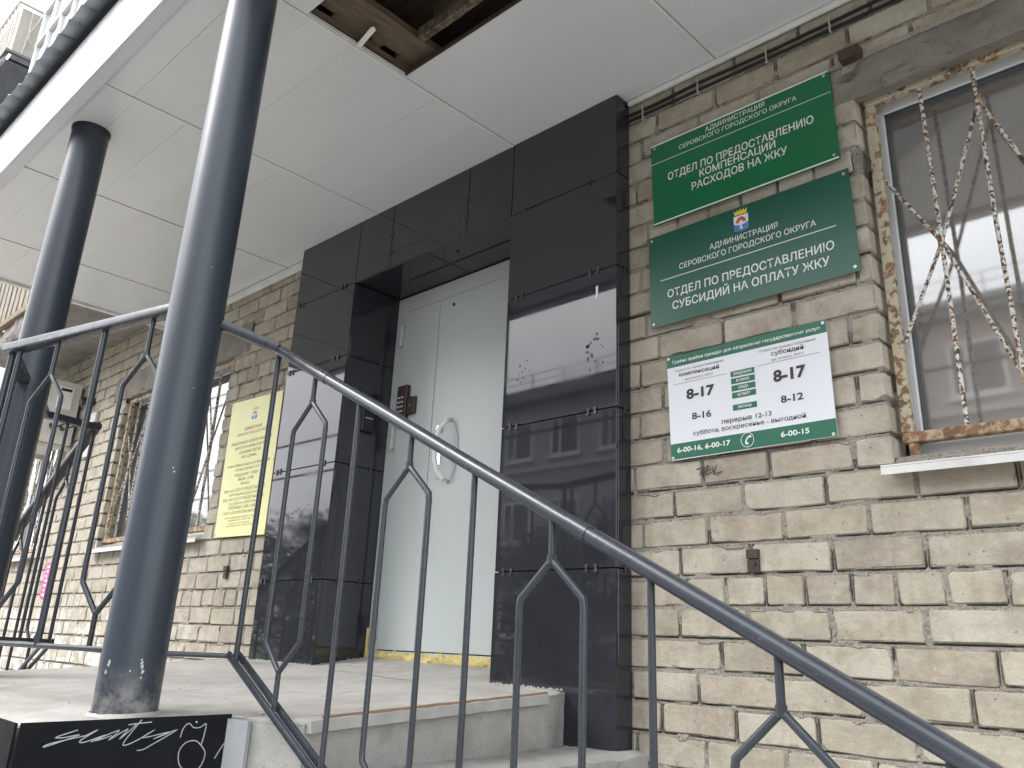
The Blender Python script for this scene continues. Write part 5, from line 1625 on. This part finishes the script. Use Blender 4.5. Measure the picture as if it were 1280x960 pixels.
# ------------------------------------------------------------------ air conditioner and fittings on the far wall
ac = thing('air_conditioner', 'aged white air conditioner box high on the far wall behind the left column', 'air conditioner', (-7.95, -0.15, 1.4))
m = MB(); m.box(-8.35, -7.55, -0.285, -0.03, 1.45, 1.985, 0.006); m.build('casing', MAT['ac'], ac)
m = MB(); m.box(-8.33, -7.60, -0.290, -0.286, 1.50, 1.95); m.build('front_grille', MAT['white'], ac)
m = MB(); m.box(-7.72, -7.66, -0.294, -0.291, 1.62, 1.90); m.build('faded_stripe', MAT['acpink'], ac)
for i in range(12):
    m = MB(); m.box(-8.30, -7.75, -0.296, -0.291, 1.53 + i * 0.034, 1.545 + i * 0.034); m.build('grille_slat', MAT['ac'], ac)
m = MB(); m.box(-7.549, -7.535, -0.215, -0.095, 1.74, 1.935, 0.002); cov = m.build('service_cover', MAT['white'], ac)
m = MB(); m.box(-7.5345, -7.532, -0.20, -0.115, 1.895, 1.918); m.build('cover_slot', MAT['black'], cov)
m = MB(); m.tube([(-7.54, -0.20, 1.74), (-7.53, -0.19, 1.69), (-7.535, -0.15, 1.68), (-7.54, -0.13, 1.70)], 0.006, 8); m.build('cable_loop', MAT['ac'], ac, smooth=True)
for y in (-0.20, -0.12):
    m = MB(); m.tube([(-7.545, y, 1.58), (-7.50, y - 0.01, 1.56), (-7.46, y + 0.05, 1.60), (-7.42, -0.01, 1.66)], 0.007, 8); m.build('refrigerant_pipe', MAT['black'], ac, smooth=True)
    m = MB(); m.tube([(-7.55, y - 0.02, 1.60), (-7.53, y - 0.01, 1.565)], 0.013, 8); m.build('valve', MAT['rust'], ac, smooth=True)
for x in (-8.25, -7.62):
    m = MB(); m.box(x - 0.018, x + 0.018, -0.32, -0.0, 1.415, 1.447, 0.002); m.box(x - 0.018, x + 0.018, -0.02, -0.001, 1.2, 1.414, 0.002); m.build('bracket_arm', MAT['ac'], ac)
m = MB(); m.box(-8.35, -7.55, -0.30, -0.27, 1.375, 1.41, 0.002); m.build('drip_bar', MAT['ac'], ac)
cd = thing('conduit_plate', 'beige vertical metal plate on the bricks beside the air conditioner', 'conduit', (-7.19, -0.02, 1.3))
m = MB(); m.box(-7.255, -7.115, -0.028, -0.004, 1.31, 1.685, 0.003); m.build('plate', MAT['ac'], cd)
cp = thing('pipe_stub', 'short grey plastic pipe stub poking from the bricks by the air conditioner', 'pipe', (-7.28, -0.05, 1.78))
m = MB(); m.tube([(-7.29, 0.0, 1.80), (-7.29, -0.11, 1.775)], 0.035, 16); m.build('pipe', MAT['clip'], cp, smooth=True)

# ------------------------------------------------------------------ balconies on the upper floors
bl = thing('balcony', 'low crumbling concrete balcony with a slatted front, behind the left column', 'balcony', (-7.4, -0.35, 2.28))
rb = MB()
def rough_slab(x0, x1, y0, y1, z0, z1, st=0.05, amp=0.02):
    m = MB()
    nx, ny = int((x1 - x0) / st), max(3, int((y1 - y0) / st))
    def N(x, y, z): return noise.noise(Vector((x * 6, y * 6, z * 6))) + 0.5 * noise.noise(Vector((x * 17, y * 17, z * 17)))
    bot = [(x0 + (x1 - x0) * i / nx, y0 + (y1 - y0) * j / ny) for j in range(ny + 1) for i in range(nx + 1)]
    vs = [(x, y, z0 + amp * 0.35 * N(x, y, 0)) for x, y in bot]
    m.add(vs, [(j * (nx + 1) + i, j * (nx + 1) + i + 1, (j + 1) * (nx + 1) + i + 1, (j + 1) * (nx + 1) + i) for j in range(ny) for i in range(nx)])
    nz = 4
    vs = []
    for k in range(nz + 1):
        z = z0 + (z1 - z0) * k / nz
        for i in range(nx + 1):
            x = x0 + (x1 - x0) * i / nx
            vs.append((x, y0 - amp * (0.6 + 1.2 * N(x, 3, z)) * (1 if 0 < k else 0), z + (amp * 0.35 * N(x, y0, 0) if k == 0 else 0)))
    m.add(vs, [(k * (nx + 1) + i, k * (nx + 1) + i + 1, (k + 1) * (nx + 1) + i + 1, (k + 1) * (nx + 1) + i) for k in range(nz) for i in range(nx)])
    m.box(x0 + 0.002, x1 - 0.002, y0 + 0.03, y1, z0 + 0.03, z1)
    return m
rough_slab(-8.68, -6.10, -0.60, -0.004, 2.275, 2.44, 0.035, 0.03).build('slab', MAT['slab'], bl, smooth=True)
m = MB(); m.box(-8.68, -6.10, -0.655, -0.60, 2.442, 2.50, 0.004); m.build('front_board', MAT['boardbrown'], bl)
for i in range(36):
    x = -8.65 + i * 0.071
    m = MB(); m.box(x, x + 0.052, -0.635 + 0.006 * (i % 2), -0.612, 2.502, 3.25 + 0.01 * (i % 3)); m.build('slat', MAT['slat'], bl)
m = MB(); m.box(-8.68, -6.10, -0.65, -0.60, 3.28, 3.32, 0.004); m.build('top_rail', MAT['boardbrown'], bl)

ub = thing('balcony', 'upper balcony with pale metal bars at the top left corner, above the canopy edge', 'balcony', (-9.5, -0.6, 4.85))
XB0, XB1, YB = -12.0, -7.84, -1.21
rough_slab(XB0, XB1, YB + 0.02, -0.004, 4.85, 4.93, 0.08, 0.03).build('slab', MAT['darkslab'], ub, smooth=True)
m = MB(); m.box(XB0, XB1 + 0.01, YB - 0.01, YB + 0.03, 4.935, 4.965, 0.003); m.box(XB1 - 0.03, XB1 + 0.01, YB + 0.031, -0.01, 4.935, 4.965, 0.003); m.build('base_rail', MAT['roofedge'], ub)
m = MB(); m.tube([(XB0, YB, 5.49), (XB1, YB, 5.49), (XB1, -0.01, 5.49)], 0.014, 8); m.build('top_rail', MAT['palebars'], ub, smooth=True)
for i in range(42):
    x = XB1 - 0.02 - i * 0.10
    m = MB(); m.tube([(x, YB, 4.96), (x, YB, 5.49)], 0.006, 6); m.build('bar', MAT['palebars'], ub, smooth=True)
for y in (-1.21, -1.09, -0.97, -0.82, -0.66, -0.5, -0.34, -0.18):
    m = MB(); m.tube([(XB1, y, 4.96), (XB1, y + 0.01, 5.2), (XB1, y, 5.49)], 0.0065, 6); m.build('bar', MAT['palebars'], ub, smooth=True)
m = MB(); m.tube([(XB1, -1.01, 5.47), (XB1 + 0.01, -1.03, 5.36), (XB1, -1.07, 5.24), (XB1, -1.07, 5.15), (XB1, -1.04, 5.10)], 0.006, 6); m.build('bent_wire', MAT['palebars'], ub, smooth=True)
m = MB(); m.box(XB0, XB1 - 0.05, YB + 0.03, YB + 0.036, 4.97, 5.45); m.build('front_sheet', MAT['palepanel'], ub)
m = MB(); m.box(XB1 - 0.045, XB1 - 0.038, YB + 0.04, -0.02, 4.97, 5.47); m.build('side_sheet', MAT['palepanel'], ub)
gb = thing('glazed_balcony', 'white framed glazed balcony just visible above the canopy roof at the top left', 'balcony', (-6.0, -0.6, 4.4))
m = MB(); m.box(-7.3, -4.8, -1.10, -0.004, 4.30, 4.42); m.build('slab', MAT['slab'], gb)
for i in range(9):
    x = -7.3 + i * 0.3
    m = MB(); m.box(x, x + 0.03, -1.10, -1.07, 4.42, 6.2, 0.003); m.build('mullion', MAT['white'], gb)
for y in (-0.80, -0.50, -0.22):
    m = MB(); m.box(-7.30, -7.26, y, y + 0.05, 4.42, 6.2, 0.003); m.build('mullion', MAT['white'], gb)
for z in (4.42, 4.75, 5.1, 5.45, 6.15):
    m = MB(); m.box(-7.305, -4.8, -1.105, -1.062, z, z + 0.03, 0.003); m.box(-7.305, -7.262, -1.05, -0.01, z, z + 0.03, 0.003); m.build('transom', MAT['white'], gb)
m = MB(); m.box(-7.285, -4.8, -1.08, -1.075, 4.45, 6.15); m.box(-7.285, -7.28, -1.07, -0.01, 4.45, 6.15); m.build('pane', MAT['glass'], gb)

# ------------------------------------------------------------------ across the street (seen mirrored in the tiles and panes)
ab = thing('apartment_building', 'three-storey brown brick building across the street, mirrored in the polished tiles', 'building', (-6, -22, GZ))
FY = -18.2
m = MB(); m.box(-21.5, 14, FY - 12, FY, GZ, 7.9); m.build('facade', MAT['facade'], ab)
m = MB(); m.box(-21.9, 14.4, FY - 12.4, FY + 0.5, 7.9, 8.3); m.build('roof_edge', MAT['roofedge'], ab)
m = MB(); m.box(-21.5, 14, FY + 0.002, FY + 0.12, 5.55, 5.7); m.build('string_course', MAT['palebars'], ab)
m = MB()
for i in range(26):
    m.box(-21.5 + i * 1.4, -21.47 + i * 1.4, FY + 0.35, FY + 0.38, 8.3, 8.85)
m.box(-21.5, 14, FY + 0.35, FY + 0.37, 8.85, 8.87); m.box(-21.5, 14, FY + 0.35, FY + 0.37, 8.6, 8.615)
m.build('roof_railing', MAT['roofedge'], ab)
wm = MB()
wm.box(-0.62, 0.62, 0, 0.06, -0.68, -0.60); wm.box(-0.62, 0.62, 0, 0.06, 0.60, 0.68)
for x in (-0.62, -0.25, 0.54): wm.box(x, x + 0.08, 0, 0.06, -0.6, 0.6)
wm.box(-0.70, 0.70, 0, 0.14, -0.76, -0.69)
wme = wm.mesh('window', MAT['white'])
pm_ = MB(); pm_.box(-0.60, 0.60, 0.01, 0.03, -0.66, 0.66)
pme = pm_.mesh('pane', MAT['glassdark'])
for zc in (6.65, 3.9, 1.0):
    for i in range(16):
        x = -19.5 + i * 2.05
        o = place('window', wme, (x, FY + 0.004, zc), ab)
        place('pane', pme, (x, FY + 0.006, zc), o)
def tree(x, y, h, cr, seed, label):
    r = random.Random(seed)
    root = thing('broadleaf_tree', label, 'tree', (x, y, GZ), 'trees across the street')
    m = MB()
    m.sweep([(x, y, GZ), (x + 0.1, y, GZ + h * 0.3), (x - 0.1, y + 0.1, GZ + h * 0.6), (x, y, GZ + h * 0.85)], [(0.16 * math.cos(a), 0.16 * math.sin(a)) for a in [i * math.pi / 4 for i in range(8)]])
    tips = []
    for i in range(11):
        a = r.uniform(0, 6.28); z0 = GZ + h * r.uniform(0.3, 0.8)
        e = Vector((x + cr * 0.75 * math.cos(a), y + cr * 0.75 * math.sin(a), z0 + r.uniform(0.4, 1.6)))
        m.tube([(x, y, z0), ((x + e.x) / 2, (y + e.y) / 2, z0 + 0.4), e], 0.045, 5)
        tips.append(e)
    m.build('trunk', MAT['bark2'], root, smooth=True)
    m = MB()
    cl = [(Vector((x + r.gauss(0, cr * 0.42), y + r.gauss(0, cr * 0.42), GZ + h * r.uniform(0.16, 0.98))), r.uniform(0.6, 1.1)) for _ in range(40)] + [(t, 0.8) for t in tips]
    for c, s_ in cl:
        for _ in range(110):
            p = c + Vector((r.gauss(0, 1), r.gauss(0, 1), r.gauss(0, 0.8))) * s_ * 0.45
            a = Vector((r.uniform(-1, 1), r.uniform(-1, 1), r.uniform(-1, 1))).normalized() * 0.11
            q = a.cross(Vector((r.uniform(-1, 1), r.uniform(-1, 1), 1))).normalized() * 0.06
            m.add([p - a, p + q, p + a, p - q], [(0, 1, 2, 3)])
    m.build('crown', MAT['leaf'], root)
tree(-25.6, -19.5, 5.9, 2.1, 1, 'leafy green tree across the street, nearest the brown building')
tree(-29.0, -17.5, 6.4, 2.4, 2, 'second leafy tree from the brown building across the street')
tree(-32.8, -18.5, 6.0, 2.6, 3, 'third leafy tree from the brown building across the street')
tree(-36.8, -16.5, 6.6, 2.6, 5, 'fourth leafy tree from the brown building across the street')
tree(-41.5, -17.5, 7.2, 3.0, 6, 'fifth, tallest leafy tree in the row across the street')
tree(-47.5, -16.0, 6.6, 3.0, 7, 'farthest leafy tree in the row across the street')
tree(-15.0, -15.0, 4.6, 1.9, 4, 'small bushy tree in front of the brown building across the street')
def pole(x, y):
    m = MB(); m.tube([(x, y, GZ), (x, y, 7.0)], 0.13, 12); 
    root = thing('utility_pole', 'grey concrete utility pole by the road ' + ('far left' if x < -20 else 'to the right'), 'pole', (x, y, GZ), 'utility poles')
    m.build('mast', MAT['step'], root, smooth=True)
    m = MB(); m.box(x - 0.05, x + 0.05, y - 0.8, y + 0.8, 6.3, 6.4); m.build('crossarm', MAT['roofedge'], root)
pole(-34, -5.2); pole(16, -5.2)
for i, (z, y) in enumerate(((2.55, -5.3), (3.1, -5.25), (4.4, -5.1), (4.8, -5.4))):
    m = MB(); m.tube([(-34 + 5 * k, y, z + 0.5 * ((k - 5) / 5) ** 2) for k in range(11)], 0.018, 6)
    tag(m.build('overhead_wire', MAT['cable'], None, smooth=True), ['lowest thin overhead wire strung along the road', 'second overhead wire from the ground along the road', 'third overhead wire from the ground along the road', 'highest thin overhead wire strung along the road'][i], 'wire', 'overhead wires')
